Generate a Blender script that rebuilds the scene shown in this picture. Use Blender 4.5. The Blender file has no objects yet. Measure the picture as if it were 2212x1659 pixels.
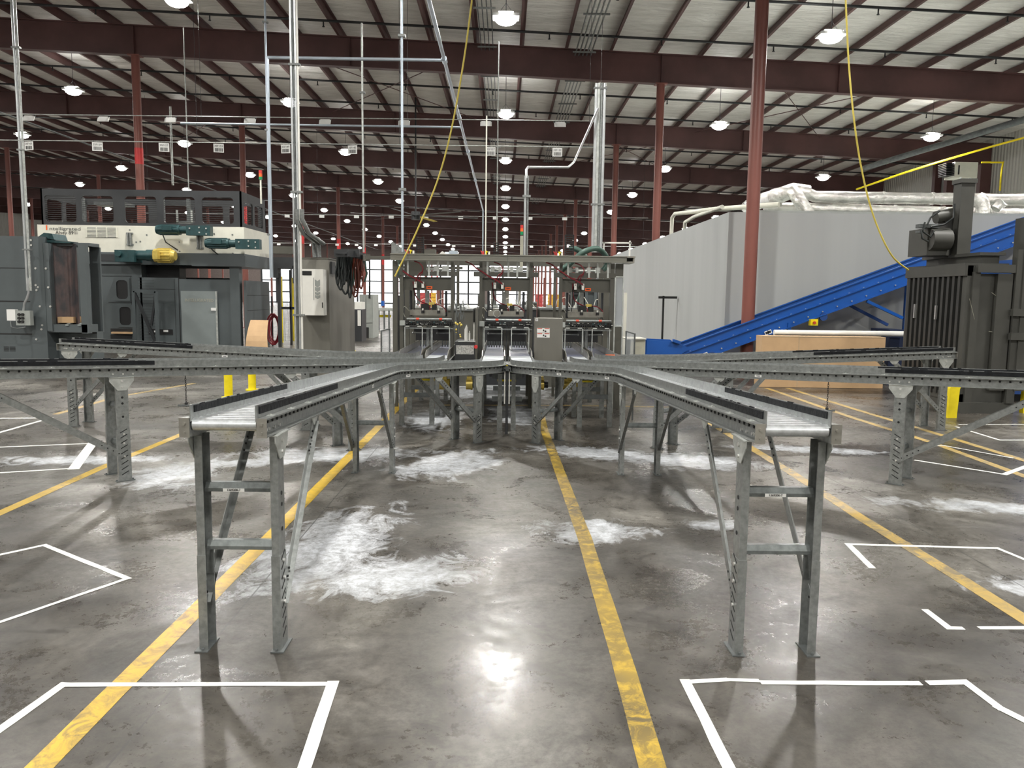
import bpy, math, random
from mathutils import Vector as V, Matrix
import numpy as np
random.seed(7)
S=bpy.context.scene; COL=S.collection
# ---------------------------------------------------------------- camera
FPX=1705.; HC=1.42; YAW=math.radians(.57); PIT=math.radians(6.34); ROLL=math.radians(.7)
Fv=V((math.sin(YAW)*math.cos(PIT),math.cos(YAW)*math.cos(PIT),-math.sin(PIT)))
R0=V((math.cos(YAW),-math.sin(YAW),0)); U0=R0.cross(Fv)
Rv=R0*math.cos(ROLL)+U0*math.sin(ROLL); Uv=-R0*math.sin(ROLL)+U0*math.cos(ROLL)
CP=V((0,0,HC))
def at(px,py,Y):
    "point of the place seen at photo pixel px,py, at depth Y"
    d=Fv+Rv*((px-1106)/FPX)-Uv*((py-829.5)/FPX)
    return CP+d*(Y/d.y)
def fl(px,py,z=0.):
    d=Fv+Rv*((px-1106)/FPX)-Uv*((py-829.5)/FPX)
    return CP+d*((z-HC)/d.z)
cam=bpy.data.cameras.new('camera'); co=bpy.data.objects.new('camera',cam); COL.objects.link(co)
M=Matrix((Rv,Uv,-Fv)).transposed().to_4x4(); M.translation=CP; co.matrix_world=M
cam.sensor_fit='HORIZONTAL'; cam.sensor_width=36; cam.lens=FPX/2212*36; cam.clip_end=400; cam.clip_start=.05
S.camera=co
vs=S.view_settings; vs.view_transform='Standard'; vs.look='None'; vs.gamma=1; vs.exposure=.62; vs.use_curve_mapping=False
# ---------------------------------------------------------------- materials
MT={}
def nt(name):
    m=bpy.data.materials.new(name); m.use_nodes=True; n=m.node_tree; b=n.nodes['Principled BSDF']; return m,n,b
def N(n,t,**k):
    x=n.nodes.new(t)
    for a,v in k.items():
        if a in x.inputs.keys() if hasattr(x.inputs,'keys') else False: x.inputs[a].default_value=v
        else: setattr(x,a,v)
    return x
def inp(x,**k):
    for a,v in k.items(): x.inputs[a.replace('_',' ')].default_value=v
    return x
def mat(name,c,rough=.5,metal=0.,var=.12,scale=6.,bump=0.,emit=0,ecol=None,spec=.5,stretch=(1,1,1),c2=None,alpha=1,trans=0,detail=4):
    m,n,b=nt(name); L=n.links.new
    b.inputs['Base Color'].default_value=(*c,1); b.inputs['Roughness'].default_value=rough; b.inputs['Metallic'].default_value=metal
    b.inputs['Specular IOR Level'].default_value=spec
    if var or c2 or bump:
        g=N(n,'ShaderNodeNewGeometry'); mp=N(n,'ShaderNodeMapping'); mp.inputs['Scale'].default_value=stretch
        L(g.outputs['Position'],mp.inputs['Vector'])
        z=N(n,'ShaderNodeTexNoise'); inp(z,Scale=scale,Detail=detail,Roughness=.6); L(mp.outputs[0],z.inputs['Vector'])
        r=N(n,'ShaderNodeValToRGB'); r.color_ramp.elements[0].position=.37; r.color_ramp.elements[1].position=.63
        a=c2 or tuple(max(0,v*(1-var)) for v in c); d=c if c2 else tuple(min(1,v*(1+var)) for v in c)
        r.color_ramp.elements[0].color=(*a,1); r.color_ramp.elements[1].color=(*d,1)
        L(z.outputs['Fac'],r.inputs['Fac']); L(r.outputs['Color'],b.inputs['Base Color'])
        if bump:
            bp=N(n,'ShaderNodeBump'); bp.inputs['Strength'].default_value=bump; bp.inputs['Distance'].default_value=.02
            L(z.outputs['Fac'],bp.inputs['Height']); L(bp.outputs[0],b.inputs['Normal'])
    if emit:
        b.inputs['Emission Color'].default_value=(*(ecol or c),1); b.inputs['Emission Strength'].default_value=emit
    if alpha<1: b.inputs['Alpha'].default_value=alpha
    if trans: b.inputs['Transmission Weight'].default_value=trans
    MT[name]=m; return m
mat('galv',(.25,.262,.257),.38,.55,.16,34,spec=.5)
mat('galvlight',(.50,.52,.50),.36,.5,.16,14)
mat('galvmid',(.15,.165,.163),.38,.5,.2,30)
mat('galvdark',(.12,.13,.13),.5,.4,.2,9)
mat('roller',(.66,.69,.71),.34,.75,.15,30)
mat('hole',(.008,.008,.009),.8,0,0)
mat('bolt',(.75,.75,.73),.3,.8,0)
mat('rubber',(.010,.011,.013),.75,0,.3,30,bump=.3,spec=.2)
mat('maroon',(.098,.044,.042),.5,0,.2,.8)
mat('maroonpost',(.20,.065,.05),.45,0,.15,1.2,stretch=(1,1,.2))
mat('redband',(.55,.03,.03),.5,0,.1)
mat('blackpipe',(.018,.018,.02),.45,.2,.1)
mat('conduit',(.55,.57,.58),.32,.7,.08)
mat('aluminium',(.58,.66,.75),.3,.7,.05)
mat('whitepaint',(.78,.77,.72),.45,0,.03)
mat('cream',(.70,.69,.60),.42,0,.05,3)
mat('machinegrey',(.085,.10,.105),.45,0,.06,2)
mat('machinelight',(.22,.25,.25),.45,0,.05,2)
mat('charcoal',(.028,.030,.033),.5,0,.1,3)
mat('beamgrey',(.22,.215,.185),.45,0,.1,2)
mat('olive',(.085,.082,.068),.5,0,.12,1.3,stretch=(1,1,.25))
mat('cabinetolive',(.15,.145,.125),.45,0,.1,1.6,stretch=(2.5,2.5,.35))
mat('black',(.012,.012,.013),.5,0,0)
mat('blue',(.006,.078,.34),.38,0,.08,2)
mat('bluedark',(.01,.05,.2),.5,0,.1,2)
mat('navy',(.012,.02,.05),.5,0,0)
mat('cardboard',(.50,.33,.18),.8,0,.05,4)
mat('yellow',(.85,.68,.01),.4,0,.05,10)
mat('yellowcable',(.68,.55,.10),.5,0,.05)
mat('gold',(.62,.47,.11),.35,.35,.08,14)
mat('teal',(.02,.06,.065),.4,.1,.15,9)
mat('balergrey',(.052,.052,.046),.5,0,.1,3)
mat('ribdark',(.03,.03,.028),.5,0,.1,3)
mat('plaster',(.36,.37,.365),.7,0,.04,1.2,stretch=(1,1,.05))
mat('foil',(.82,.81,.78),.20,.85,.15,5,bump=2.5,detail=8)
mat('pvc',(.72,.71,.62),.4,0,.05)
mat('redhose',(.20,.012,.02),.35,0,.1)
mat('greenhose',(.05,.10,.08),.45,0,.1)
mat('blackhose',(.012,.016,.016),.4,0,.1)
mat('brownhose',(.13,.028,.015),.4,0,.1)
mat('orange',(.85,.13,.02),.5,0,0)
mat('sign',(.8,.8,.78),.5,0,0)
mat('ink',(.01,.01,.01),.6,0,0)
mat('inkred',(.5,.05,.02),.6,0,0)
mat('tan',(.36,.35,.28),.6,0,.08)
mat('rust',(.13,.09,.085),.55,.2,.5,5,c2=(.05,.05,.055),stretch=(1,1,.5))
mat('belt',(.10,.11,.16),.4,.1,.1,30)
mat('beltwhite',(.72,.76,.80),.3,.3,.05,30)
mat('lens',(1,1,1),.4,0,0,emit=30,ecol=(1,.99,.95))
mat('lampwhite',(.6,.6,.58),.5,0,0)
mat('stripled',(1,1,1),.4,0,0,emit=.0)
mat('redcrate',(.50,.07,.07),.5,0,.25,8)
mat('orangecrate',(.55,.17,.05),.5,0,.2,8)
mat('yellowcrate',(.72,.42,.05),.5,0,.2,8)
mat('glasspane',(.75,.8,.85),.1,0,0,alpha=.25)
mat('mesh',(.02,.02,.022),.6,0,0,alpha=.45)
mat('steelplate',(.30,.29,.26),.3,.6,.25,5)
# ---------------------------------------------------------------- mesh builder
class MB:
    def __init__(s): s.v=[]; s.f=[]; s.mi=[]; s.m=0; s.sm=[]
    def add(s,vs,fs,smooth=False):
        o=len(s.v); s.v+= [tuple(p) for p in vs]; s.f+=[tuple(i+o for i in f) for f in fs]; s.mi+=[s.m]*len(fs); s.sm+=[smooth]*len(fs); return s
    def box(s,x0,y0,z0,x1,y1,z1):
        if x1<x0:x0,x1=x1,x0
        if y1<y0:y0,y1=y1,y0
        if z1<z0:z0,z1=z1,z0
        return s.add([(x0,y0,z0),(x1,y0,z0),(x1,y1,z0),(x0,y1,z0),(x0,y0,z1),(x1,y0,z1),(x1,y1,z1),(x0,y1,z1)],[(0,3,2,1),(4,5,6,7),(0,1,5,4),(1,2,6,5),(2,3,7,6),(3,0,4,7)])
    def ext(s,p,q,sec,up=(0,0,1),cap=True,smooth=False):
        "extrude a 2d section (side,up) from p to q"
        p=V(p);q=V(q); d=(q-p).normalized(); u=V(up)
        if abs(d.dot(u))>.999: u=V((0,1,0)) if abs(d.y)<.9 else V((1,0,0))
        a=d.cross(u).normalized(); b=a.cross(d)
        n=len(sec); vs=[p+a*x+b*y for x,y in sec]+[q+a*x+b*y for x,y in sec]
        s.add(vs,[(i,(i+1)%n,n+(i+1)%n,n+i) for i in range(n)],smooth)
        if cap: s.add(vs,[tuple(range(n-1,-1,-1)),tuple(range(n,2*n))])
        return s
    def bar(s,p,q,w,h=None,up=(0,0,1)):
        h=h or w; return s.ext(p,q,[(-w/2,-h/2),(w/2,-h/2),(w/2,h/2),(-w/2,h/2)],up)
    def cyl(s,p,q,r,n=12,r2=None,cap=True):
        p=V(p);q=V(q); d=(q-p).normalized(); u=V((0,0,1)) if abs(d.z)<.9 else V((0,1,0))
        a=d.cross(u).normalized(); b=a.cross(d); r2=r if r2 is None else r2
        c=[(math.cos(2*math.pi*i/n),math.sin(2*math.pi*i/n)) for i in range(n)]
        vs=[p+(a*x+b*y)*r for x,y in c]+[q+(a*x+b*y)*r2 for x,y in c]
        s.add(vs,[(i,(i+1)%n,n+(i+1)%n,n+i) for i in range(n)],True)
        if cap: s.add(vs,[tuple(range(n-1,-1,-1)),tuple(range(n,2*n))])
        return s
    def tube(s,pts,r,n=8,closed=False):
        P=[V(p) for p in pts]; m=len(P); T=[]
        for i in range(m):
            a=P[max(i-1,0)]; b=P[min(i+1,m-1)]; T.append((b-a).normalized())
        u=V((0,0,1)) if abs(T[0].z)<.9 else V((0,1,0)); vs=[]
        for i in range(m):
            a=T[i].cross(u)
            if a.length<1e-4: a=V((1,0,0))
            a.normalize(); b=a.cross(T[i]).normalized(); u=b
            rr=r[i] if isinstance(r,(list,tuple)) else r
            vs+=[P[i]+(a*math.cos(2*math.pi*k/n)+b*math.sin(2*math.pi*k/n))*rr for k in range(n)]
        fs=[(i*n+k,i*n+(k+1)%n,(i+1)*n+(k+1)%n,(i+1)*n+k) for i in range(m-1) for k in range(n)]
        s.add(vs,fs,True); s.add(vs,[tuple(range(n-1,-1,-1)),tuple(range((m-1)*n,m*n))]); return s
    def sweep(s,path,sec,cap=True):
        "sweep section (lateral,vertical) along a path; lateral is to the right of travel"
        P=[V(p) for p in path]; m=len(P); n=len(sec); vs=[]
        for i in range(m):
            if i==0: n1=n2=P[1]-P[0]
            elif i==m-1: n1=n2=P[-1]-P[-2]
            else: n1=P[i]-P[i-1]; n2=P[i+1]-P[i]
            n1=V((n1.y,-n1.x,0)).normalized(); n2=V((n2.y,-n2.x,0)).normalized()
            a=(n1+n2).normalized(); k=1/max(.5,a.dot(n1))
            vs+=[P[i]+a*(x*k)+V((0,0,y)) for x,y in sec]
        s.add(vs,[(i*n+k,i*n+(k+1)%n,(i+1)*n+(k+1)%n,(i+1)*n+k) for i in range(m-1) for k in range(n)])
        if cap: s.add(vs,[tuple(range(n-1,-1,-1)),tuple(range((m-1)*n,m*n))])
        return s
    def prism(s,poly,ext):
        e=V(ext); P=[V(p) for p in poly]; n=len(P); vs=P+[p+e for p in P]
        return s.add(vs,[tuple(range(n)),tuple(range(2*n-1,n-1,-1))]+[(i,(i+1)%n,n+(i+1)%n,n+i) for i in range(n)])
    def sphere(s,c,r,n=10,m=6,sz=1):
        c=V(c); vs=[];fs=[]
        for j in range(m+1):
            t=math.pi*j/m
            for i in range(n): vs.append(c+V((math.sin(t)*math.cos(2*math.pi*i/n)*r,math.sin(t)*math.sin(2*math.pi*i/n)*r,math.cos(t)*r*sz)))
        for j in range(m):
            for i in range(n): fs.append((j*n+i,(j+1)*n+i,(j+1)*n+(i+1)%n,j*n+(i+1)%n))
        return s.add(vs,fs,True)
    def R(s,x0,y0,x1,y1,Y,d=.05):
        "box whose front covers a photo rectangle at depth Y"
        a=at(x0,(y0+y1)/2,Y); b=at(x1,(y0+y1)/2,Y); c=at((x0+x1)/2,y0,Y); e=at((x0+x1)/2,y1,Y)
        return s.box(a.x,Y,e.z,b.x,Y+d,c.z)
def mesh(name,mb,mats,off=(0,0,0)):
    me=bpy.data.meshes.new(name); o=V(off)
    me.from_pydata([V(p)-o for p in mb.v],[],mb.f)
    if not isinstance(mats,(list,tuple)): mats=[mats]
    for x in mats: me.materials.append(MT[x])
    me.polygons.foreach_set('material_index',mb.mi); me.polygons.foreach_set('use_smooth',mb.sm); me.update(); 
    import bmesh
    bm=bmesh.new(); bm.from_mesh(me); bmesh.ops.recalc_face_normals(bm,faces=bm.faces); bm.to_mesh(me); bm.free()
    return me
def T(name,label,cat,loc=(0,0,0),rz=0,group=None):
    o=bpy.data.objects.new(name,None); COL.objects.link(o); o.location=loc; o.rotation_euler=(0,0,rz); o.empty_display_size=.1
    o['label']=label; o['category']=cat
    if group:o['group']=group
    return o
def root(o):
    while o.parent: o=o.parent
    return o
def O(name,mb,mats,parent=None,label=None,local=False,kind=None):
    "one mesh object; world coordinates unless local"
    off=V((0,0,0))
    if parent and not local: off=root(parent).location
    ob=bpy.data.objects.new(name,mesh(name,mb,mats,off)); COL.objects.link(ob)
    if parent: ob.parent=parent
    if label: ob['label']=label
    if kind: ob['kind']=kind
    return ob
def TO(name,mb,mats,label,cat,group=None,loc=None):
    "a thing of one mesh, origin at its base"
    if loc is None:
        a=np.array(mb.v); loc=V(((a[:,0].min()+a[:,0].max())/2,(a[:,1].min()+a[:,1].max())/2,a[:,2].min()))
    ob=bpy.data.objects.new(name,mesh(name,mb,mats,loc)); COL.objects.link(ob); ob.location=loc
    ob['label']=label; ob['category']=cat
    if group:ob['group']=group
    return ob
def ST(name,mb,mats):
    ob=bpy.data.objects.new(name,mesh(name,mb,mats)); COL.objects.link(ob); ob['kind']='structure'; return ob
def copy(o,loc=None,label=None,rz=None,parent=None):
    c=o.copy(); COL.objects.link(c)
    if parent: c.parent=parent
    if loc is not None: c.location=loc
    if rz is not None: c.rotation_euler=(0,0,rz)
    if label: c['label']=label
    for ch in list(o.children): copy(ch,parent=c)
    return c
def text(s,size,loc,parent=None,mt='ink',name='lettering',rx=90,rz=0,ital=0,align='CENTER',xs=1):
    cu=bpy.data.curves.new('t','FONT'); cu.body=s; cu.size=size; cu.align_x=align; cu.align_y='CENTER'; cu.shear=ital; cu.extrude=.0008
    tmp=bpy.data.objects.new('t',cu); COL.objects.link(tmp); bpy.context.view_layer.update()
    me=bpy.data.meshes.new_from_object(tmp.evaluated_get(bpy.context.evaluated_depsgraph_get())); bpy.data.objects.remove(tmp)
    me.name=name; me.materials.clear(); me.materials.append(MT[mt])
    Mx=Matrix.Translation(V(loc)-(root(parent).location if parent else V((0,0,0))))@Matrix.Rotation(math.radians(rz),4,'Z')@Matrix.Rotation(math.radians(rx),4,'X')@Matrix.Diagonal((xs,1,1,1))
    me.transform(Mx); ob=bpy.data.objects.new(name,me); COL.objects.link(ob)
    if parent: ob.parent=parent
    return ob
def fillet(P,r=.25,n=6):
    out=[V(P[0])]
    for i in range(1,len(P)-1):
        p=V(P[i]);a=(V(P[i-1])-p);b=(V(P[i+1])-p); d=min(r,a.length*.45,b.length*.45)
        A=p+a.normalized()*d; B=p+b.normalized()*d
        for k in range(n+1):
            t=k/n; out.append(A*(1-t)**2+p*2*t*(1-t)+B*t*t)
    out.append(V(P[-1])); return out
def cat_curve(p,q,sag,n=14):
    p=V(p);q=V(q); return [p.lerp(q,i/n)-V((0,0,sag*4*(i/n)*(1-i/n))) for i in range(n+1)]
# ---------------------------------------------------------------- hall shell
def zb(x): return 7.70-.038*x          # underside of the roof beams
XL,XR=-57.,19.6
YF,YB=-14.,124.5
FR=[14.3+9.14*k for k in range(-2,13)]
# floor: polished, stained concrete
m,n,b=nt('concrete'); L=n.links.new; MT['concrete']=m
g=N(n,'ShaderNodeNewGeometry')
def noise(sc,det=6,ro=.6,dist=0,vec=None,st=None):
    z=N(n,'ShaderNodeTexNoise'); inp(z,Scale=sc,Detail=det,Roughness=ro,Distortion=dist)
    v=vec or g.outputs['Position']
    if st:
        mp=N(n,'ShaderNodeMapping'); mp.inputs['Scale'].default_value=st; L(v,mp.inputs['Vector']); v=mp.outputs[0]
    L(v,z.inputs['Vector']); return z.outputs['Fac']
def ramp(src,stops):
    r=N(n,'ShaderNodeValToRGB'); e=r.color_ramp.elements
    while len(e)<len(stops): e.new(.5)
    for x,(p,c) in zip(e,stops): x.position=p; x.color=(*c,1) if len(c)==3 else c
    L(src,r.inputs['Fac']); return r.outputs['Color']
def mixc(f,a,c,mode='MIX'):
    x=N(n,'ShaderNodeMix',data_type='RGBA',blend_type=mode)
    if isinstance(f,float): x.inputs[0].default_value=f
    else: L(f,x.inputs[0])
    for i,s_ in ((6,a),(7,c)):
        if isinstance(s_,tuple): x.inputs[i].default_value=(*s_,1)
        else: L(s_,x.inputs[i])
    return x.outputs[2]
def math_(op,a,c=None):
    x=N(n,'ShaderNodeMath',operation=op)
    for i,s_ in enumerate((a,c)):
        if s_ is None: continue
        if isinstance(s_,(int,float)): x.inputs[i].default_value=s_
        else: L(s_,x.inputs[i])
    return x.outputs[0]
base=ramp(noise(.55,8,.62,.6),[(.37,(.036,.031,.026)),(.46,(.072,.065,.055)),(.54,(.116,.107,.093)),(.64,(.25,.238,.214))])
mid=ramp(noise(3.2,9,.7,1.2),[(.37,(.45,.43,.41)),(.54,(1,1,1))])
base=mixc(.9,base,mid,'MULTIPLY')
fine=ramp(noise(30,9,.8),[(.36,(.62,.61,.60)),(.58,(1.06,1.06,1.06))])
base=mixc(1.0,base,fine,'MULTIPLY')
# pale patches, scrapes plus reflections painted into the colour: noise gated by soft discs where the photo shows them
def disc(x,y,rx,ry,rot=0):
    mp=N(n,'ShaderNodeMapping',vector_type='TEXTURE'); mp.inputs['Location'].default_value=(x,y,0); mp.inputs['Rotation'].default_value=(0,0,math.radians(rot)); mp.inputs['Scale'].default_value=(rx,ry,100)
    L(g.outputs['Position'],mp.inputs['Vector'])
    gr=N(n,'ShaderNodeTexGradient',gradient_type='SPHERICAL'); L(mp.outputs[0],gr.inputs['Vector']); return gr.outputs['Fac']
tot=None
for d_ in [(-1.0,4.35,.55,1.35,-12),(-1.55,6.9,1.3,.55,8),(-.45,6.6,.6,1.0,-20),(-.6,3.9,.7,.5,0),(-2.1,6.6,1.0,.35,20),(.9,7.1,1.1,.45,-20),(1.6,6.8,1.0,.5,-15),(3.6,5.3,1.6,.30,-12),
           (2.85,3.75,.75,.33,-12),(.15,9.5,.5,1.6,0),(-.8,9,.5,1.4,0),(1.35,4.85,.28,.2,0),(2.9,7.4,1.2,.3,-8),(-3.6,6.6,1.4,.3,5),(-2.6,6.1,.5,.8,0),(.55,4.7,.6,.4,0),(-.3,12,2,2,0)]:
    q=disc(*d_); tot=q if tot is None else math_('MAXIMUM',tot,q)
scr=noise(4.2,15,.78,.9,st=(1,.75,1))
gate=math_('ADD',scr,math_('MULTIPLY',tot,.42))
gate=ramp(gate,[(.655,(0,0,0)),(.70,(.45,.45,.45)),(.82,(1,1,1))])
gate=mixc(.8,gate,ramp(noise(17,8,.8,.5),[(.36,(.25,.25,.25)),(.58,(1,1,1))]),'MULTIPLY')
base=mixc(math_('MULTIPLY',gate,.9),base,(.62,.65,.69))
# a few random small scuffs everywhere
sc2=ramp(noise(1.7,10,.75,2.5),[(.68,(0,0,0)),(.73,(1,1,1))])
base=mixc(math_('MULTIPLY',sc2,.35),base,(.38,.38,.37))
# tyre-dark drags
dk=ramp(noise(1.1,5,.6,1.0,st=(.5,1.6,1)),[(.55,(1,1,1)),(.75,(.50,.49,.47))])
base=mixc(.8,base,dk,'MULTIPLY')
vo=N(n,'ShaderNodeTexVoronoi',feature='DISTANCE_TO_EDGE'); inp(vo,Scale=1.9)
wp_=N(n,'ShaderNodeVectorMath',operation='ADD'); L(g.outputs['Position'],wp_.inputs[0])
wn=N(n,'ShaderNodeTexNoise'); inp(wn,Scale=3.0,Detail=8,Roughness=.7); L(g.outputs['Position'],wn.inputs['Vector']); ws_=N(n,'ShaderNodeVectorMath',operation='SCALE'); ws_.inputs['Scale'].default_value=.55; L(wn.outputs['Color'],ws_.inputs[0]); L(ws_.outputs[0],wp_.inputs[1]); L(wp_.outputs[0],vo.inputs['Vector'])
crk=math_('MULTIPLY',math_('LESS_THAN',vo.outputs['Distance'],.006),ramp(noise(.9,3),[(.52,(0,0,0)),(.6,(1,1,1))]))
base=mixc(math_('MULTIPLY',crk,.55),base,(.05,.048,.042))
# hairline saw joints
sx=N(n,'ShaderNodeSeparateXYZ'); L(g.outputs['Position'],sx.inputs[0])
jx=math_('LESS_THAN',math_('ABSOLUTE',math_('SUBTRACT',math_('FRACT',math_('DIVIDE',math_('ADD',sx.outputs[0],3.08),3.8)),.5)),.0011)
jy=math_('LESS_THAN',math_('ABSOLUTE',math_('SUBTRACT',math_('FRACT',math_('DIVIDE',math_('ADD',sx.outputs[1],-3.85),3.8)),.5)),.0011)
base=mixc(math_('MULTIPLY',math_('MAXIMUM',jx,jy),.7),base,(.03,.03,.028))
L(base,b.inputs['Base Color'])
ro=mixc(.5,ramp(noise(2.0,8,.7,.8),[(.38,(.15,.15,.15)),(.62,(.50,.50,.50))]),ramp(noise(24,9,.8),[(.38,(.22,.22,.22)),(.6,(.46,.46,.46))]))
ro=mixc(gate,ro,(.42,.42,.42)); L(ro,b.inputs['Roughness'])
b.inputs['Specular IOR Level'].default_value=.5
bp=N(n,'ShaderNodeBump'); bp.inputs['Strength'].default_value=.045; bp.inputs['Distance'].default_value=.01
L(noise(5,6,.6),bp.inputs['Height']); L(bp.outputs[0],b.inputs['Normal'])
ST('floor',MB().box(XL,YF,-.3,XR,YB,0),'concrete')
# ceiling: white faced insulation, sagging and creased between the purlins
m,n,b=nt('insulation'); L=n.links.new; MT['insulation']=m; g=N(n,'ShaderNodeNewGeometry')
z=noise(1.3,7,.62,1.4,st=(.55,2.2,1)); L(ramp(z,[(.35,(.72,.70,.655)),(.65,(.90,.88,.84))]),b.inputs['Base Color'])
b.inputs['Roughness'].default_value=.45
bp=N(n,'ShaderNodeBump'); bp.inputs['Strength'].default_value=.9; bp.inputs['Distance'].default_value=.12
L(noise(1.1,5,.55,2.0,st=(.7,2.6,1)),bp.inputs['Height']); L(bp.outputs[0],b.inputs['Normal'])
PS=1.29; BD=.80
mb=MB(); zt=lambda x: zb(x)+BD+.23
xs=[]; x=XL
mb.add([(XL,YF,zt(XL)),(XR,YF,zt(XR)),(XR,YB,zt(XR)),(XL,YB,zt(XL)),(XL,YF,zt(XL)+.3),(XR,YF,zt(XR)+.3),(XR,YB,zt(XR)+.3),(XL,YB,zt(XL)+.3)],[(0,1,2,3),(7,6,5,4),(0,4,5,1),(1,5,6,2),(2,6,7,3),(3,7,4,0)])
ST('ceiling',mb,'insulation')
# ribbed metal side wall and end wall
m,n,b=nt('wallsheet'); L=n.links.new; MT['wallsheet']=m; g=N(n,'ShaderNodeNewGeometry')
L(ramp(noise(.8,4,.6,st=(1,1,.1)),[(.3,(.42,.41,.37)),(.7,(.52,.51,.47))]),b.inputs['Base Color']); b.inputs['Roughness'].default_value=.5
wv=N(n,'ShaderNodeTexWave',bands_direction='Y'); inp(wv,Scale=1.6); L(g.outputs['Position'],wv.inputs['Vector'])
bp=N(n,'ShaderNodeBump'); bp.inputs['Strength'].default_value=.7; bp.inputs['Distance'].default_value=.05; L(wv.outputs['Fac'],bp.inputs['Height']); L(bp.outputs[0],b.inputs['Normal'])
ST('wall_right',MB().box(XR,YF,0,XR+.2,YB,zt(XR)),'wallsheet')
ST('wall_left',MB().box(XL-.2,YF,0,XL,YB,zt(XL)),'wallsheet')
mat('endwall',(.16,.13,.12),.7,0,.1)
mb=MB()
mat('daylight',(1,1,1),.5,0,0,emit=2.0,ecol=(.93,.97,1.0))
wins=[(-38,-26.5),(-25,-15.5),(-14.5,-3.6),(-2.6,8.5)]
mb.box(XL,YB,7.0,XR,YB+.3,zt(XL)+.2)
e=[XL]+[v for w in wins for v in w]+[XR]
for i in range(0,len(e),2): mb.box(e[i],YB,0,e[i+1],YB+.3,7.0)
ST('wall_back',mb,'endwall')
ST('wall_front',MB().box(XL,YF-.2,0,XR,YF,zt(XL)),'wallsheet')
for i,(a,c) in enumerate(wins):
    f=MB(); 
    for k in range(6):
        x=a+(c-a)*k/5; f.box(x-.13,YB-.06,0,x+.13,YB+.06,7.0)
    for zz in (0.1,1.7,3.5,5.3,6.9): f.box(a,YB-.05,zz-.10,c,YB+.05,zz+.10)
    w=ST('window_%d'%(i+1),MB().box(a,YB+.1,0,c,YB+.16,7.0),'daylight')
    O('window_frame',f,'charcoal',w)
# rigid-frame beams: I sections following the roof pitch
for k,y in enumerate(FR):
    t=T('roof_beam','dark maroon steel roof beam spanning the hall, '+('%s across the ceiling counting from the camera'%['first','second','third','fourth','fifth','sixth'][k-2] if 2<=k<8 else 'one of the far row seen edge to edge in the distance' if k>=8 else 'the one overhead close to the camera'),'roof beam',(0,y,0),group='maroon roof beams')
    a=V((XL,y,zb(XL)+BD/2)); c=V((XR,y,zb(XR)+BD/2)); h=BD/2
    O('web',MB().bar(a,c,.012,BD-.03),'maroon',t)
    fm=MB()
    for sg in (-1,1): fm.bar(a+V((0,0,sg*h)),c+V((0,0,sg*h)),.22,.025)
    O('flange',fm,'maroon',t)
    if k<9:
        for x in (-10.6,-4.5,4.4,9.5,-17.5):
            s_=MB().box(x-.008,y-.1,zb(x)+.01,x+.008,y+.1,zb(x)+BD-.01); O('stiffener_plate',s_,'maroon',t)
# round steel columns
def column(x,y,band=False,top=None,label=''):
    t=T('roof_column',label,'column',(x,y,0),group='red brown steel columns')
    top=top or zb(x)
    O('shaft',MB().cyl((x,y,.02),(x,y,top),.115,20),'maroonpost',t)
    O('base_plate',MB().box(x-.2,y-.2,0,x+.2,y+.2,.025),'maroonpost',t)
    O('cap_plate',MB().box(x-.17,y-.15,top-.03,x+.17,y+.15,top),'maroonpost',t)
    if band: O('painted_band',MB().cyl((x,y,band[0]),(x,y,band[1]),.118,20),'redband',t,label='bright red painted band')
for k,y in enumerate(FR):
    if k<2: continue
    for x in (-40.6,-25.6,-10.6,4.4):
        if k==2 and x!=4.4: continue
        bd=False
        if (x==-10.6): bd=(at(320,355,23.4).z,at(320,320,23.4).z) if k==3 else (4.0,4.9)
        lb={-40.6:'distant round red brown column in the outermost row far left',-25.6:'round red brown column in the second row at the left',-10.6:'round red brown column with a red band in the row left of centre',4.4:'plain round red brown column in the row right of centre'}[x]
        if k==2: lb='tall red brown column nearest the camera, beside the grey room'
        elif k==3 and x==-10.6: lb='red brown column with bright red band rising behind the palletizing machine'
        elif k==3 and x==4.4: lb='red brown column standing just left of the grey room roof pipes'
        if x!=4.4 and x!=-10.6 and k==3: continue
        column(x,y,bd,label=lb)
    if k>=3:
        t=MB().box(19.15,y-.12,0,XR-.02,y+.12,zb(XR)); TO('wall_column',t,'maroon','dark steel frame column against the right hand wall','column',group='wall columns')
# purlins
pm=MB(); xx=.45
def purlin_section():
    w=.07;h=.20;t_=.012
    return [(-w,0),(0,0),(0,h-t_),(w,h-t_),(w,h),(-t_,h),(-t_,t_),(-w,t_)]
pr=None
k0=int((XL+1)/PS); k1=int((XR-.5)/PS)
pm.ext((0,YF,0),(0,YB,0),[(x,y) for x,y in purlin_section()])
pmesh=mesh('roof_purlin',pm,'maroon')
for k in range(k0,k1+1):
    x=.40+k*PS
    if x>XR-.2: continue
    o=bpy.data.objects.new('roof_purlin',pmesh); COL.objects.link(o); o.location=(x,0,zb(x)+BD+.012)
    o['label']='dark maroon roof purlin running the length of the hall under the insulation'; o['category']='purlin'; o['group']='roof purlins'
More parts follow.
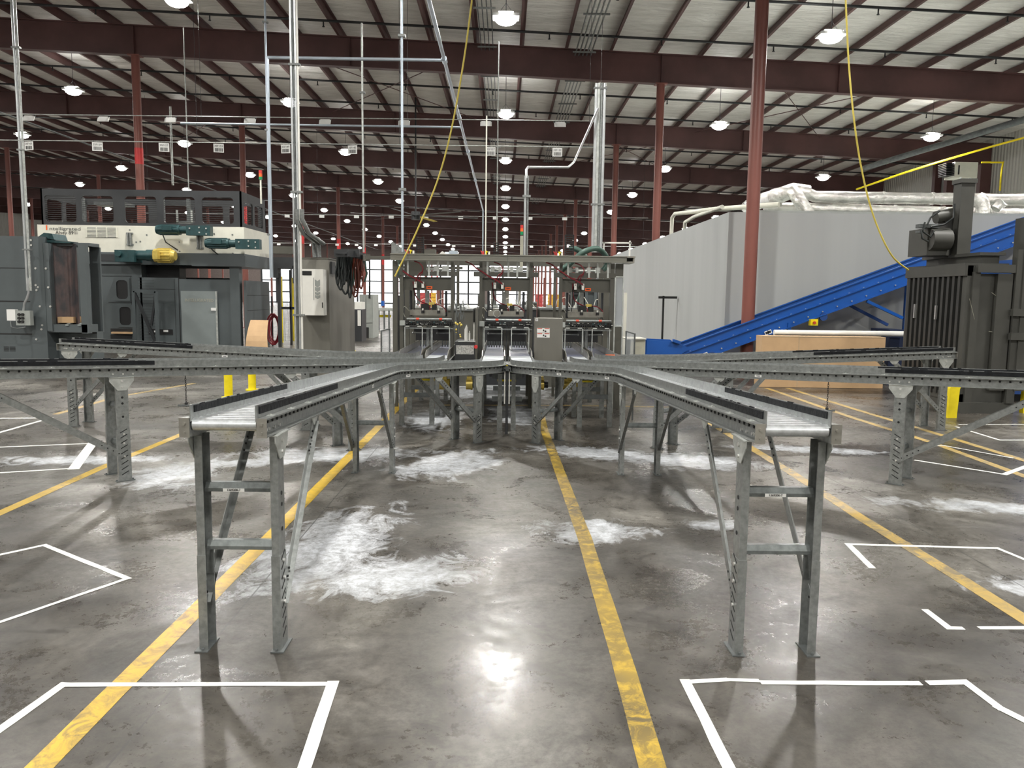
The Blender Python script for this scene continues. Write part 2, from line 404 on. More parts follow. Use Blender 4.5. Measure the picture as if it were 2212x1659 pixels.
# sprinkler mains running across
for k,y in enumerate(FR[:-3]):
    for j in range(3 if k<8 else 2):
        yy=y+1.6+j*3.0
        if yy<8: continue
        a=V((XL,yy,zb(XL)+BD-.06)); c=V((XR-.1,yy,zb(XR)+BD-.06))
        t=T('sprinkler_pipe','black sprinkler pipe with small hanging heads running across under the purlins','pipe',(0,yy,0),group='sprinkler pipes across the roof')
        O('pipe',MB().cyl(a,c,.034,8),'blackpipe',t)
        if k<6:
            hb=MB()
            for q in range(-12,7):
                x=q*3.0+1.1+(j%2)*1.4; z_=zb(x)+BD-.06
                if x>XR-.5: continue
                hb.cyl((x,yy,z_),(x,yy,z_-.15),.018,6); hb.cyl((x,yy,z_-.15),(x,yy,z_-.165),.035,6)
            O('sprinkler_heads',hb,'blackpipe',t)
# cross bracing rods between frames
for (k,xa,xc) in [(3,-7.0,-1.2),(3,7.5,12.5),(4,-17,-11),(4,3,8)]:
    t=T('rod_bracing','thin crossed bracing rods between two roof beams','bracing',((xa+xc)/2,FR[k]+.2,zb(xc)+BD-.2),group='crossed roof bracing rods')
    for f in (0,1):
        y0,y1=(FR[k]+.2,FR[k+1]-.2) if not f else (FR[k+1]-.2,FR[k]+.2)
        O('rod',MB().cyl((xa,y0,zb(xa)+BD-.15-.04*f),(xc,y1,zb(xc)+BD-.15-.04*f),.014,6),'maroon',t)
# ---------------------------------------------------------------- high-bay lamps
def zl(x): return 7.45-.038*x
LY=[18.1+9.14*k for k in range(-3,12)]
lt=bpy.data.lights.new('lamp_light','SPOT'); lt.energy=960; lt.spot_size=math.radians(165); lt.spot_blend=.5; lt.shadow_soft_size=.2; lt.color=(1,.975,.92)
proto=None
rows={-2:'second row left of centre',-1:'row left of centre',0:'centre row above the aisle',1:'row right of centre',2:'far right row by the wall'}
ords=['nearest','second','third','fourth','fifth','sixth']
for k in range(-6,3):
    x=7.18*k-.05
    for j,y in enumerate(LY):
        lab='bright white high bay lamp hanging in the '+rows.get(k,'outer rows far left')
        vis=j-3
        if k in rows and 0<=vis<6: lab='bright white high bay lamp, %s one seen of the %s'%(ords[vis],rows[k])
        if proto is None:
            t=T('high_bay_lamp',lab,'lamp',(x,y,zl(x)),group='high bay lamps under the roof')
            hm=MB()
            hm.box(-.29,-.19,.03,.29,.19,.085); hm.box(-.17,-.06,.085,.17,.06,.16)
            for q in range(-4,5): hm.box(q*.055-.006,-.15,.085,q*.055+.006,.15,.12)
            O('housing',hm,'lampwhite',t,local=True)
            O('lens',MB().sphere((0,0,.02),.25,16,8,.55),'lens',t,local=True)  # widened into a round dome to stand in for the lamp's glare
            O('hanger',MB().cyl((0,0,.16),(0,0,1.25),.008,6).cyl((-.2,0,.08),(0,0,.35),.004,5).cyl((.2,0,.08),(0,0,.35),.004,5),'blackpipe',t,local=True)
            lo=bpy.data.objects.new('lamp_light',lt); COL.objects.link(lo); lo.parent=t; lo.location=(0,0,-.16)
            proto=t
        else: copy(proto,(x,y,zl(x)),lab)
w=bpy.data.worlds.new('w'); S.world=w; w.use_nodes=True; w.node_tree.nodes['Background'].inputs[0].default_value=(.8,.9,1,1); w.node_tree.nodes['Background'].inputs[1].default_value=.15
# ---------------------------------------------------------------- roller conveyors
HW=.125                                   # half width between the rails
FH=.071                                   # rail height
def fr_sec(sg,a=0):                       # channel opening outwards
    i=HW*sg; o=(HW+.036)*sg; t=.004*sg
    s_=[(i,0),(o,0),(o,.006),(i+t,.006),(i+t,FH-.006),(o,FH-.006),(o,FH),(i,FH)]
    return s_ if sg>0 else s_[::-1]
def conveyor(label,path,sups,name='roller_conveyor',strips=(0,1.3),tag=None,plate='1369208-7',hangs=None,endcap=True):
    P=fillet(path,.22,6); tl=[0]
    for a,c in zip(P,P[1:]): tl.append(tl[-1]+(c-a).length)
    Lt=tl[-1]
    def pos(s_):
        s_=max(0,min(Lt-1e-4,s_)); 
        for i in range(len(P)-1):
            if tl[i+1]>=s_:
                d=(P[i+1]-P[i]); u=(s_-tl[i])/d.length; p=P[i].lerp(P[i+1],u); h=V((d.x,d.y,0)).normalized(); return p,h
    t=T(name,label,'roller conveyor',(P[0].x,P[0].y,0),group='galvanized roller conveyor lines')
    for sg in (-1,1):
        hb=MB().sweep(P,fr_sec(sg)); hb.m=1
        k=0; ss=.05
        while ss<Lt-.05:
            p,d=pos(ss); nn=V((d.y,-d.x,0))*sg; c=p+nn*(HW+.0045)+V((0,0,FH*.70)); 
            hb.cyl(c,c+nn*.003,.0085,6); ss+=.0635
        GR=lambda: O('guard_rail',MB().sweep([p+V((0,0,FH)) for p in P],[(x*sg,y) for x,y in ([(HW-.006,-.012),(HW-.002,-.012),(HW-.002,.05),(HW-.006,.05)])][::sg]),'galv',t)
        lp=hb; lp.m=2
        ss=.12
        while ss<Lt-.1:
            p,d=pos(ss); nn=V((d.y,-d.x,0))*sg; c=p+nn*(HW+.016)+V((0,0,FH)); lp.bar(c-d*.022,c+d*.022,.026,.004); lp.cyl(c,c+V((0,0,.007)),.006,6); ss+=.29
        bt=hb; bt.m=3
        for ss in [.06,.09]+[x_ for s0 in sups for x_ in (s0[0]-.05,s0[0]+.02,s0[0]+.09)]:
            p,d=pos(ss); nn=V((d.y,-d.x,0))*sg; c=p+nn*(HW+.004)+V((0,0,.02)); bt.cyl(c,c+nn*.008,.007,6)
        r=O('side_rail',hb,('galv','hole','galvlight','bolt'),t); gd=GR()
        if strips:
            q=[]; ss=strips[0]+.03
            while ss<strips[1]+(0.12 if sg>0 else 0): q.append(pos(ss)[0]+V((0,0,FH))); ss+=.06
            rs=MB()
            for off in (.003,):
                sec=[(HW-.006-.004,.020),(HW-.006,.020),(HW-.006,.046),(HW-.010,.046)]
                rs.sweep(q,[(x*sg,y) for x,y in sec][::sg])
                sec=[(HW-.002,.016),(HW+.003,.016),(HW+.003,.044),(HW-.002,.047)]
                rs.sweep(q,[(x*sg,y) for x,y in sec][::sg])
            for i in range(len(q)-1):
                if random.random()<.3:
                    d=(q[i+1]-q[i]).normalized(); nn=V((d.y,-d.x,0))*sg; c=q[i]+nn*(HW-.004)+V((0,0,.048)); rs.bar(c,c+d*random.uniform(.02,.07),.006,random.uniform(.003,.008))
            O('rubber_strip',rs,'rubber',gd,label='torn black rubber strip')
        if endcap:
            p,d=pos(0); nn=V((d.y,-d.x,0))*sg; c=p+nn*(HW+.018)+V((0,0,FH/2))
            O('end_plate',MB().bar(c-d*.004,c,.038,FH+.003).cyl(c-d*.010+V((0,0,.015)),c-d*.003+V((0,0,.015)),.006,8).cyl(c-d*.008-V((0,0,.018)),c-d*.003-V((0,0,.018)),.004,8),'steelplate',r)
    # rollers
    rm=mesh('roller',MB().cyl((-HW+.006,0,0),(HW-.006,0,0),.024,14).cyl((-HW,0,0),(HW,0,0),.008,6),'roller')
    ss=.03; cnt=0
    while ss<Lt-.02 and cnt<99:
        p,d=pos(ss); o=bpy.data.objects.new('roller',rm); COL.objects.link(o); o.parent=t
        o.location=p+V((0,0,FH-.025))-t.location; o.rotation_euler=(0,0,math.atan2(-d.x,d.y)); ss+=.0635; cnt+=1
    # cross ties under the bed
    for s0 in [x*1.2+.35 for x in range(int(Lt/1.2)+1)]:
        if s0>Lt-.1: break
        p,d=pos(s0); nn=V((d.y,-d.x,0)); O('cross_tie',MB().bar(p-nn*HW+V((0,0,.012)),p+nn*HW+V((0,0,.012)),.03,.018),'galvdark',t)
    for sp in sups:
        s0,br,bars=sp[0],sp[1],sp[2]; p,d=pos(s0); nn=V((d.y,-d.x,0))
        for sg in (-1,1):
            c=V((p.x,p.y,0))+nn*sg*.146; zt_=p.z
            w=.046;h=.017
            def sec(w,h,th=.004): # travel, lateral: C with web outward
                return [(-w,-h),(-w,h),(w,h),(w,-h),(w-th,-h),(w-th,h-th),(-w+th,h-th),(-w+th,-h)]
            def col(mb,z0,z1,w,h):
                q=[V((c.x,c.y,0))+d*x+nn*sg*y for x,y in sec(w,h)]; mb.prism([a+V((0,0,z0)) for a in q],(0,0,z1-z0))
            zs=.39 if zt_>.7 else .30
            lg=MB(); col(lg,zs-.1,zt_-.01,.042,.015); col(lg,.004,zs,w,h)
            dt=lg; dt.m=1; z_=.05; of=c+nn*sg*(h+.0005)
            while z_<zs-.02:
                dt.bar(of-d*.024+V((0,0,z_)),of+d*.024+V((0,0,z_+.026)),.0016,.006); z_+=.040
            for z_ in (zs+.10,zs+.2,zs+.245):
                if z_<zt_-.1: dt.cyl(of+V((0,0,z_)),of+nn*sg*-.001+V((0,0,z_)),.009,8)
            bl=lg; bl.m=2
            for z_ in (zs-.03,zs-.10,.19): bl.cyl(of+V((0,0,z_)),of+nn*sg*.007+V((0,0,z_)),.008,6)
            bl.cyl(of+V((0,0,zt_-.03)),of+nn*sg*.010+V((0,0,zt_-.03)),.009,6); bl.cyl(of+V((0,0,zt_-.075)),of+nn*sg*.010+V((0,0,zt_-.075)),.007,6)
            leg=O('leg',lg,('galv','hole','bolt'),t)
            O('foot_plate',MB().prism([c+d*x+nn*sg*y for x,y in ((-.066,-.022),(.066,-.022),(.066,.03),(-.066,.03))],(0,0,.005)).cyl(c-d*.057+V((0,0,.005)),c-d*.057+V((0,0,.014)),.006,6).cyl(c+d*.057+V((0,0,.005)),c+d*.057+V((0,0,.014)),.006,6),'galvdark',leg)
            g0=c+nn*sg*(h+.001); gp=[g0+d*x+V((0,0,zt_+y)) for x,y in ((-.085,-.002),(.085,-.002),(.085,-.03),(.03,-.10),(-.03,-.10),(-.085,-.03))]
            if s0>3.2 and len(bars)==1 and bars[0]<.45: gp=[g0+d*x+V((0,0,zt_+y)) for x,y in ((-.05,-.002),(.05,-.002),(.05,-.11),(.018,-.17),(-.018,-.17),(-.05,-.11))]
            O('gusset_bracket',MB().prism(gp,nn*sg*.004).prism([g0+d*x+nn*sg*y+V((0,0,zt_-.004)) for x,y in ((-.085,-.02),(.085,-.02),(.085,.012),(-.085,.012))],(0,0,.004)),'galvlight',t)
            for (dirn,run) in br:
                q,d2=pos(s0+dirn*run); e=V((q.x,q.y,q.z))+V((d2.y,-d2.x,0))*sg*.146+V((0,0,-.012)); s1=c+nn*sg*.012+V((0,0,.19))
                bx=MB().ext(s1,e,[(-.003,-.022),(.020,-.022),(.020,-.019),(0,-.019),(0,.022),(-.003,.022)]); dv=(e-s1)
                hs=bx; hs.m=1
                for f in (.04,.08,.12,.16,.80,.84,.88,.92):
                    a=s1+dv*f; 
                    for e_ in (-.0045,.0015): 
                        pass
                    hs.cyl(a-nn*sg*.006,a+nn*sg*.006,.005,6)
                O('brace',bx,('galv','hole'),t)
                O('brace_bracket',MB().prism([e+d2*x+V((0,0,y)) for x,y in ((-.05,.012),(.05,.012),(.05,0),(.02,-.028),(-.02,-.028),(-.05,0))],nn*sg*.004),'galvlight',t)
        for i,zc in enumerate(bars):
            a=V((p.x,p.y,zc))-nn*.132; e=V((p.x,p.y,zc))+nn*.132
            cb=O('crossbar',MB().ext(a,e,[(-.018,-.018),(.018,-.018),(.018,-.004),(.008,.018),(-.018,.018)]),'galvmid',t)
            if i==0 and plate and len(sp)>3:
                f=-1
                c=V((p.x,p.y,zc-.011))-d*.0195
                nb=MB().bar(c-nn*.042-nn*.02,c+nn*.042-nn*.02,.001,.013); O('number_label',nb,'sign',cb)
                tx=text(plate,.0125,(c.x-.02,c.y-.0015,c.z),t,'ink','label_number')
    if tag:
        for ss,sg in tag:
            p,d=pos(ss); nn=V((d.y,-d.x,0))*sg; c=p+nn*(HW+.0365)+V((0,0,.022)); c2=p+nn*(HW+.006)+V((0,0,.024))
            O('number_label',MB().bar(c2-d*.03,c2+d*.03,.002,.020),'sign',t)
            O('label_print',MB().bar(c2-d*.016+nn*.0012,c2+d*.016+nn*.0012,.0008,.006),'ink',t)
    if hangs:
        for ss,sg in hangs:
            p,d=pos(ss); nn=V((d.y,-d.x,0))*sg; c=p+nn*(HW+.02)
            O_chain(c,side=sg)
    return t,pos
def O_chain(c,side):
    t=T('pull_chain','short dark chain with a round bar handle hanging under the %s side conveyor'%('left' if c.x<0 else 'right'),'chain',(c.x,c.y,c.z-.25))
    m=MB(); z_=c.z-.002; k=0
    while z_>c.z-.21:
        ring=[]
        for i in range(9):
            a=2*math.pi*i/8; u=math.cos(a)*.006; v=math.sin(a)*.011
            ring.append((c.x+(u if k%2 else 0),c.y+(0 if k%2 else u),z_-.011+v))
        m.tube(ring,.0018,5); z_-=.0165; k+=1
    O('chain',m,'blackpipe',t)
    O('hook',MB().cyl((c.x,c.y,z_+.005),(c.x,c.y,z_-.03),.004,6).cyl((c.x-.01,c.y,z_-.004),(c.x+.01,c.y,z_-.004),.009,8),'blackpipe',t)
    O('bar_handle',MB().cyl((c.x-.065,c.y,z_-.02),(c.x+.065,c.y,z_-.02),.009,10),'galvdark',t)
def mir(P): return [(.06-x,y,z) for x,y,z in P]
fp=[(-1.04,2.9,.886),(-1.04,6.83,.700),(-.13,7.98,.655),(-.13,8.75,.63)]
nb=[]
c1,pf=conveyor('galvanized roller conveyor ending nearest the camera on the left, white rollers and torn rubber strips',fp,[(.17,[(1,.62)],(.660,.425),1),(3.36,[(-1,.6)],(.40,)),(5.0,[(-1,.55)],(.31,))],tag=[(2.55,1),(4.05,1)])
fpr=[(1.10,2.9,.886),(1.10,6.83,.700),(.19,7.98,.655),(.19,8.75,.63)]
c2,pf2=conveyor('galvanized roller conveyor ending nearest the camera on the right, white rollers and torn rubber strips',fpr,[(.17,[(1,.62)],(.660,.425),1),(3.38,[(-1,.6)],(.40,)),(5.0,[(-1,.55)],(.31,))],tag=[(4.05,-1),(4.7,-1)],plate='1369206-7')
d=V((.76,.65,0))
def sd(s_,x0=-2.95,y0=5.985): return (x0+.76*s_,y0+.65*s_,.788-.037*s_)
sl=[sd(-2.6),sd(2.86),(-.79,8.8,.64)]
c3,ps=conveyor('long galvanized roller conveyor running out of the left edge, with diagonal braces',sl,[(.9,[(1,.75)],(.35,)),(2.6,[(-1,.95)],(.56,.27)),(4.55,[(-1,.6)],(.35,))],strips=(.6,2.75),hangs=[(3.07,1)])
def sr(s_): return (3.15-.76*s_,6.12+.65*s_,.780-.037*s_)
srp=[sr(-2.6),sr(3.02),(.85,8.8,.64)]
c4,ps2=conveyor('long galvanized roller conveyor running out of the right edge, with diagonal braces',srp,[(.9,[(1,.75)],(.35,)),(2.6,[(-1,.95)],(.56,.27)),(4.7,[(-1,.6)],(.35,))],strips=(.6,2.75),hangs=[(3.15,-1)],tag=[(3.75,-1)])
rl=[(-4.66,8.42,.803),(-1.75,8.33,.695),(-1.10,8.62,.67),(-1.10,9.1,.66)]
c5,ps3=conveyor('farther galvanized roller conveyor reaching left behind the long one, black rubber on both guards',rl,[(.13,[(1,.55)],(.50,)),(2.6,[(-1,.5)],(.3,))],strips=(0,1.35),tag=[(1.75,1)])
rr=[(4.95,8.76,.80),(1.85,8.40,.695),(1.16,8.66,.67),(1.16,9.1,.66)]
c6,ps4=conveyor('farther galvanized roller conveyor reaching right in front of the baler, black rubber on both guards',rr,[(.13,[(1,.6)],(.50,)),(2.6,[(-1,.5)],(.3,))],strips=(0,1.7))
# ---------------------------------------------------------------- floor markings
def paintmat(name,c,dark,sc,lo,hi):
    m,n_,b=nt(name); MT[name]=m
    global n,L,g
    n=n_; L=n.links.new; g=N(n,'ShaderNodeNewGeometry')
    f=ramp(noise(sc,9,.75,1.0),[(lo,(0,0,0)),(hi,(1,1,1))]); f2=ramp(noise(1.1,3,.6),[(.35,(.0,.0,.0)),(.6,(1,1,1))])
    L(mixc(math_('MULTIPLY',f,math_('ADD',math_('MULTIPLY',f2,.75),.25)),c,dark),b.inputs['Base Color']); b.inputs['Roughness'].default_value=.38
paintmat('yellowpaint',(.56,.365,.025),(.20,.14,.05),11,.45,.64)
paintmat('dirtyyellow',(.50,.33,.03),(.09,.07,.035),13,.38,.54)
paintmat('whitetape',(.80,.80,.76),(.30,.29,.27),22,.60,.68)
paintmat('oldyellow',(.50,.34,.09),(.20,.17,.12),12,.42,.58)
def strip(name,label,cat,pts,w,mt,z=.0012,group=None,th=None,rag=0):
    m=MB()
    for i in range(len(pts)-1):
        a=V((*pts[i],z));c=V((*pts[i+1],z)); d=(c-a).normalized(); nn=V((d.y,-d.x,0)); k=max(1,int((c-a).length/.12))
        A=[];B=[]
        ww=w[i] if isinstance(w,(list,tuple)) else w
        e0=-ww/2 if i else 0; e1=ww/2 if i<len(pts)-2 else 0
        for j in range(k+1):
            p=(a+d*e0).lerp(c+d*e1,j/k); A.append(p+nn*(ww/2+random.uniform(-rag,rag))); B.append(p-nn*(ww/2+random.uniform(-rag,rag)))
        z_=V((0,0,-.0011+i*.00015)); vs=[q for pr_ in zip(A,B) for q in pr_]
        h=len(vs); vs=vs+[q+z_*0+V((0,0,-.001)) for q in vs]
        vs=[q+V((0,0,i*.0002)) for q in vs]
        m.add(vs,[(2*j,2*j+1,2*j+3,2*j+2) for j in range(k)]+[(h+2*j,h+2*j+2,h+2*j+3,h+2*j+1) for j in range(k)]+[(2*j,2*j+2,h+2*j+2,h+2*j) for j in range(k)]+[(2*j+1,h+2*j+1,h+2*j+3,2*j+3) for j in range(k)])
    return TO(name,m,mt,label,cat,group)
def F(*a): q=fl(*a); return (q.x,q.y)
GW='white tape outlines on the floor'; GY='yellow painted floor lines'
strip('floor_line','worn yellow floor line running diagonally under the left front conveyor','floor line',[F(78,1665),F(310,1432),F(578,1165),F(800,940),F(905,835)],.088,'yellowpaint',group=GY,rag=.001)
strip('floor_line','dirty yellow floor line right of the centre aisle, running straight away','floor line',[F(1412,1665),F(1345,1430),F(1262,1160),F(1206,1010),F(1176,930),F(1166,885)],.085,'dirtyyellow',group=GY,rag=.001)
strip('floor_line','yellow floor line crossing under the left side conveyor to the left edge','floor line',[F(-60,1135),F(220,1010),F(400,935),F(560,880)],.078,'yellowpaint',group=GY,rag=.001)
strip('floor_line','worn yellow floor line passing under the right front conveyor to the right edge','floor line',[F(1520,905),F(1700,1015),F(1870,1125),F(2050,1235),F(2240,1355)],.088,'oldyellow',group=GY,rag=.001)
strip('floor_line','yellow line on the floor right of the cardboard panel, nearer of the two','floor line',[F(1655,838),F(1850,905),F(2010,955),F(2230,1035)],.08,'oldyellow',group=GY,rag=.001)
strip('floor_line','yellow line on the floor right of the cardboard panel, farther of the two','floor line',[F(1700,838),F(1850,885),F(2060,948),F(2230,1000)],.08,'oldyellow',group=GY,rag=.001)
strip('floor_line','thin yellow line on the floor behind the left side conveyor legs','floor line',[F(120,895),F(250,858),F(420,828)],.08,'oldyellow',group=GY)
strip('floor_line','yellow line crossing the aisle under the packing machine','floor line',[F(930,875),F(1250,876),F(1480,880)],.08,'oldyellow',group=GY)
strip('tape_outline','white tape corner outline at the bottom left of the floor','tape marking',[F(-40,1605),F(135,1480),F(718,1478),F(655,1665)],[.035,.028,.042],'whitetape',group=GW,rag=.002,z=.002)
strip('tape_outline','white tape corner outline at the bottom right, with a gap in its far side','tape marking',[F(1578,1665),F(1482,1474),F(1565,1469),F(1640,1471)],[.04,.028,.022],'whitetape',group=GW,rag=.002,z=.002)
strip('tape_strip','straight white tape piece in the far side of the bottom right outline','tape marking',[F(1643,1475),F(1990,1477)],.03,'whitetape',group=GW,rag=.002,z=.002)
strip('tape_strip','white tape bending off the right edge at the bottom','tape marking',[F(2003,1476),F(2085,1474),F(2160,1530),F(2240,1570)],.034,'whitetape',group=GW,rag=.002,z=.002)
strip('tape_outline','white tape wedge on the floor at the left edge, halfway up','tape marking',[F(-20,1203),F(96,1178),F(275,1250),F(-10,1348)],[.03,.03,.026],'whitetape',group=GW,rag=.002,z=.002)
strip('tape_outline','white tape outline on the floor behind the left side conveyor leg','tape marking',[F(-20,967),F(200,958),F(160,1012),F(-20,1023)],[.035,.085,.035],'whitetape',group=GW,z=.002)
strip('tape_outline','small white tape wedge at the left edge under the side conveyor','tape marking',[F(-20,904),F(110,903),F(-20,940)],.045,'whitetape',group=GW,z=.002)
strip('tape_outline','white tape outline at the right edge beyond the front conveyor','tape marking',[F(1885,1228),F(1832,1176),F(2155,1185),F(2240,1220)],[.036,.03,.03],'whitetape',group=GW,rag=.002,z=.002)
strip('tape_strip','short slanting white tape piece near the right edge, ending in a foot','tape marking',[F(1998,1317),F(2050,1357),F(2082,1358)],.032,'whitetape',group=GW,rag=.003,z=.002)
strip('tape_strip','torn white tape dash touching the right edge low down','tape marking',[F(2114,1357),F(2230,1357)],.03,'whitetape',group=GW,rag=.004,z=.002)
strip('tape_outline','white tape outline on the floor under the right side conveyor','tape marking',[F(1975,994),F(2170,1025),F(2230,1003)],[.035,.05],'whitetape',group=GW,z=.002)
strip('tape_outline','thin white tape outline behind the right side conveyor brace','tape marking',[F(2010,963),F(2040,963),F(2190,990)],.025,'whitetape',group=GW,z=.002)
strip('tape_outline','far white tape outline by the yellow bollard at the right edge','tape marking',[F(2240,917),F(2070,917)],.035,'whitetape',group=GW,z=.002)
strip('tape_outline','bent white tape line just in front of the yellow bollard outline','tape marking',[F(2065,922),F(2160,951),F(2240,951)],.035,'whitetape',group=GW,z=.002)
# ---------------------------------------------------------------- zoom-frame helpers
ZM={1:(0,380,3.456),2:(560,480,5.027),3:(840,530,6.9125),4:(1080,530,6.9125),5:(1360,400,2.596)}
def zp(z,x,y): a=ZM[z]; return a[0]+x/a[2],a[1]+y/a[2]
def RZ(mb,z,x0,y0,x1,y1,Y,d=.05):
    a=zp(z,x0,y0); b=zp(z,x1,y1); return mb.R(a[0],a[1],b[0],b[1],Y,d)
def az(z,x,y,Y): return at(*zp(z,x,y),Y)
def part(name,t,mt,z,rects,Y,d=.05,label=None,**k):
    m=MB()
    for r in rects: RZ(m,z,*r[:4],r[4] if len(r)>4 else Y,r[5] if len(r)>5 else d)
    return O(name,m,mt,t,label=label,**k)
def winplate(mb,X0,X1,Z0,Z1,y,d,wins,axis='x',r=.09):
    "plate with rounded window holes; wins (a0,a1,z0,z1)"
    def bx(a0,a1,z0,z1):
        if axis=='x': mb.box(a0,y,z0,a1,y+d,z1)
        else: mb.box(y,a0,z0,y+d,a1,z1)
    ws=sorted(wins); zlo=min(w[2] for w in ws); zhi=max(w[3] for w in ws)
    cols={}
    for w in ws: cols.setdefault((round(w[0],3),round(w[1],3)),[]).append(w)
    ks=sorted(cols); a=X0
    for kx in ks:
        bx(a,kx[0],Z0,Z1); z=Z0
        for w in sorted(cols[kx],key=lambda w:w[2]):
            bx(kx[0],kx[1],z,w[2]); z=w[3]
            for (ca,sa) in ((w[0],1),(w[1],-1)):
                for (cz,sz) in ((w[2],1),(w[3],-1)):
                    pts=[(ca,cz)]+[(ca+sa*r*(1-math.sin(t*math.pi/8)),cz+sz*r*(1-math.cos(t*math.pi/8))) for t in range(5)]
                    P=[(p[0],y,p[1]) if axis=='x' else (y,p[0],p[1]) for p in pts]
                    mb.prism(P,(0,d,0) if axis=='x' else (d,0,0))
        bx(kx[0],kx[1],z,Z1); a=kx[1]
    bx(a,X1,Z0,Z1)
def gearmotor(t,c,L,r,mts=('teal','teal'),name='gear_motor'):
    "horizontal motor along +x from c"
    m=MB(); c=V(c); m.m=0
    m.cyl(c,c+V((L*.42,0,0)),r,16); m.cyl(c+V((-.04,0,0)),c,r*.85,16)
    for k in range(12):
        a=2*math.pi*k/12; e=V((0,math.cos(a),math.sin(a)))*r*1.02; m.bar(c+e+V((.03,0,0)),c+e+V((L*.38,0,0)),.012,.02)
    m.box(c.x+L*.12,c.y-r*1.4,c.z-r*.2,c.x+L*.3,c.y-r*.8,c.z+r*.7)
    m.cyl(c+V((L*.42,0,0)),c+V((L*.55,0,0)),r*.75,14)
    m.box(c.x+L*.55,c.y-r*.8,c.z-r*1.1,c.x+L,c.y+r*.9,c.z+r*.9)
    o=O(name,m,mts[0],t)
    b=MB()
    for x,z in ((.62,.3),(.8,.5),(.8,-.5),(.93,.3),(.93,-.8)): b.cyl((c.x+L*x,c.y-r*.8,c.z+r*z),(c.x+L*x,c.y-r*.95,c.z+r*z),r*.16,8)
    O('bolt_heads',b,'bolt',o); return o
# ---------------------------------------------------------------- palletizing machine (left)
Y0=20.; a=at(522,480,Y0); XRt=a.x
tl_=at(90,409,Y0); zTop=at(300,410,Y0).z; zC=at(300,488,Y0).z; XL_=at(90,470,Y0).x; YD=2.0
zM=at(400,547,Y0).z
t=T('palletizing_machine','tall grey and cream palletizing machine with a black windowed cage on top','machine',((XL_+XRt)/2,Y0,0))
def zx(x,y=700): return az(1,x,y,Y0).x
def zz(y,x=1000): return az(1,x,y,Y0).z
cg=MB()
W=[(zx(x0),zx(x1),zz(350),zz(152)) for x0,x1 in ((355,590),(628,865),(950,1185),(1235,1470),(1520,1755))]
winplate(cg,XL_,XRt,zC,zTop,Y0,.04,W)
winplate(cg,XL_,XRt,zC,zTop,Y0+YD-.04,.04,W)
W2=[(Y0+.2,Y0+.9,zz(340),zz(170)),(Y0+1.05,Y0+1.75,zz(340),zz(170))]
winplate(cg,Y0,Y0+YD,zC,zTop,XRt-.04,.04,W2,axis='y'); winplate(cg,Y0,Y0+YD,zC,zTop,XL_,.04,W2,axis='y')
cgo=O('cage',cg,'charcoal',t)
wr=MB()
for w in W:
    z=w[2]+.03
    while z<w[3]: wr.cyl((w[0],Y0+.05,z),(w[1],Y0+.05,z),.006,4); z+=.05
for w in W2:
    z=w[2]+.03
    while z<w[3]: wr.cyl((XRt-.05,w[0],z),(XRt-.05,w[1],z),.006,4); z+=.05
O('wire_mesh',wr,'black',cgo)
inn=MB(); 
for x in (1100,1300,480): inn.box(zx(x),Y0+.9,zC,zx(x)+.08,Y0+1.0,zTop-.1)
inn.box(zx(1280),Y0+.5,zz(345),zx(1400),Y0+.55,zz(320)); inn.box(zx(630),Y0+.6,zz(200),zx(860),Y0+1.2,zz(175))
O('inner_frame',inn,'galvdark',t)
tu=MB()
for x in (1285,1395): tu.box(zx(x)-.02,Y0+.4,zz(345),zx(x)+.02,Y0+.44,zz(235))
tu.box(zx(1285),Y0+.4,zz(345),zx(1395),Y0+.44,zz(330)); O('inner_ladder',tu,'galvlight',t)
band=MB().box(zx(300),Y0-.03,zM,XRt+.06,Y0+YD+.05,zC); O('cream_band',band,'cream',t,label='cream painted band')
lv=MB(); z=zz(460)
lv.box(zx(665),Y0-.034,zz(462),zx(890),Y0-.031,zz(390)); lv.m=1
for k in range(7):
    z=zz(458)+k*(zz(394)-zz(458))/6.5; lv.box(zx(668),Y0-.045,z,zx(888),Y0-.033,z+.018)
for x in (665,740,815,888): lv.box(zx(x)-.012,Y0-.047,zz(462),zx(x)+.012,Y0-.033,zz(390))
O('louvre',lv,('galvdark','cream'),t)
text('ntelligrated',.115,(zx(388),Y0-.034,zz(396,500)),t,'galvdark','brand_lettering',xs=1.5,align='LEFT')
text('I',.17,(zx(370),Y0-.036,zz(397)),t,'orange','brand_initial',xs=1.8)
text('Alvey 891i',.115,(zx(515),Y0-.034,zz(432)),t,'ink','model_lettering',xs=1.12)
for (x0,y0,x1,y1) in ((960,425,1010,520),(1478,435,1530,540)):
    b=MB()
    for f in (.3,.7): 
        x=zx(x0+(x1-x0)*f); b.box(x-.02,Y0-.1,zz(y1),x+.02,Y0-.03,zz(y0))
    b.box(zx(x0),Y0-.06,zz(y0+12),zx(x1),Y0-.03,zz(y0)); b.box(zx(x0),Y0-.06,zz(y1),zx(x1),Y0-.03,zz(y1-12)); O('adjuster_bracket',b,'galv',t)
gearmotor(t,(zx(1225),Y0-.25,zz(405)),1.30,.12); gearmotor(t,(zx(1582),Y0-.25,zz(500)),1.30,.12)
for (sx,sy,ex,ey) in ((1250,440,1340,552),(1600,535,1640,580)):
    O('motor_cable',MB().tube([(zx(sx),Y0-.2,zz(sy)),(zx(sx+25),Y0-.24,zz((sy+ey)/2)),(zx(ex),Y0-.06,zz(ey))],.014,6),'blackhose',t)
sp=MB()
for x,y in ((985,405),(1060,490),(1110,440),(1190,420),(1350,490),(1520,410),(1610,425),(1745,430),(1745,570),(1350,560),(1030,495)): sp.cyl((zx(x),Y0-.036,zz(y)),(zx(x),Y0-.03,zz(y)),.022,8)
O('bolt_heads',sp,'galv',t)
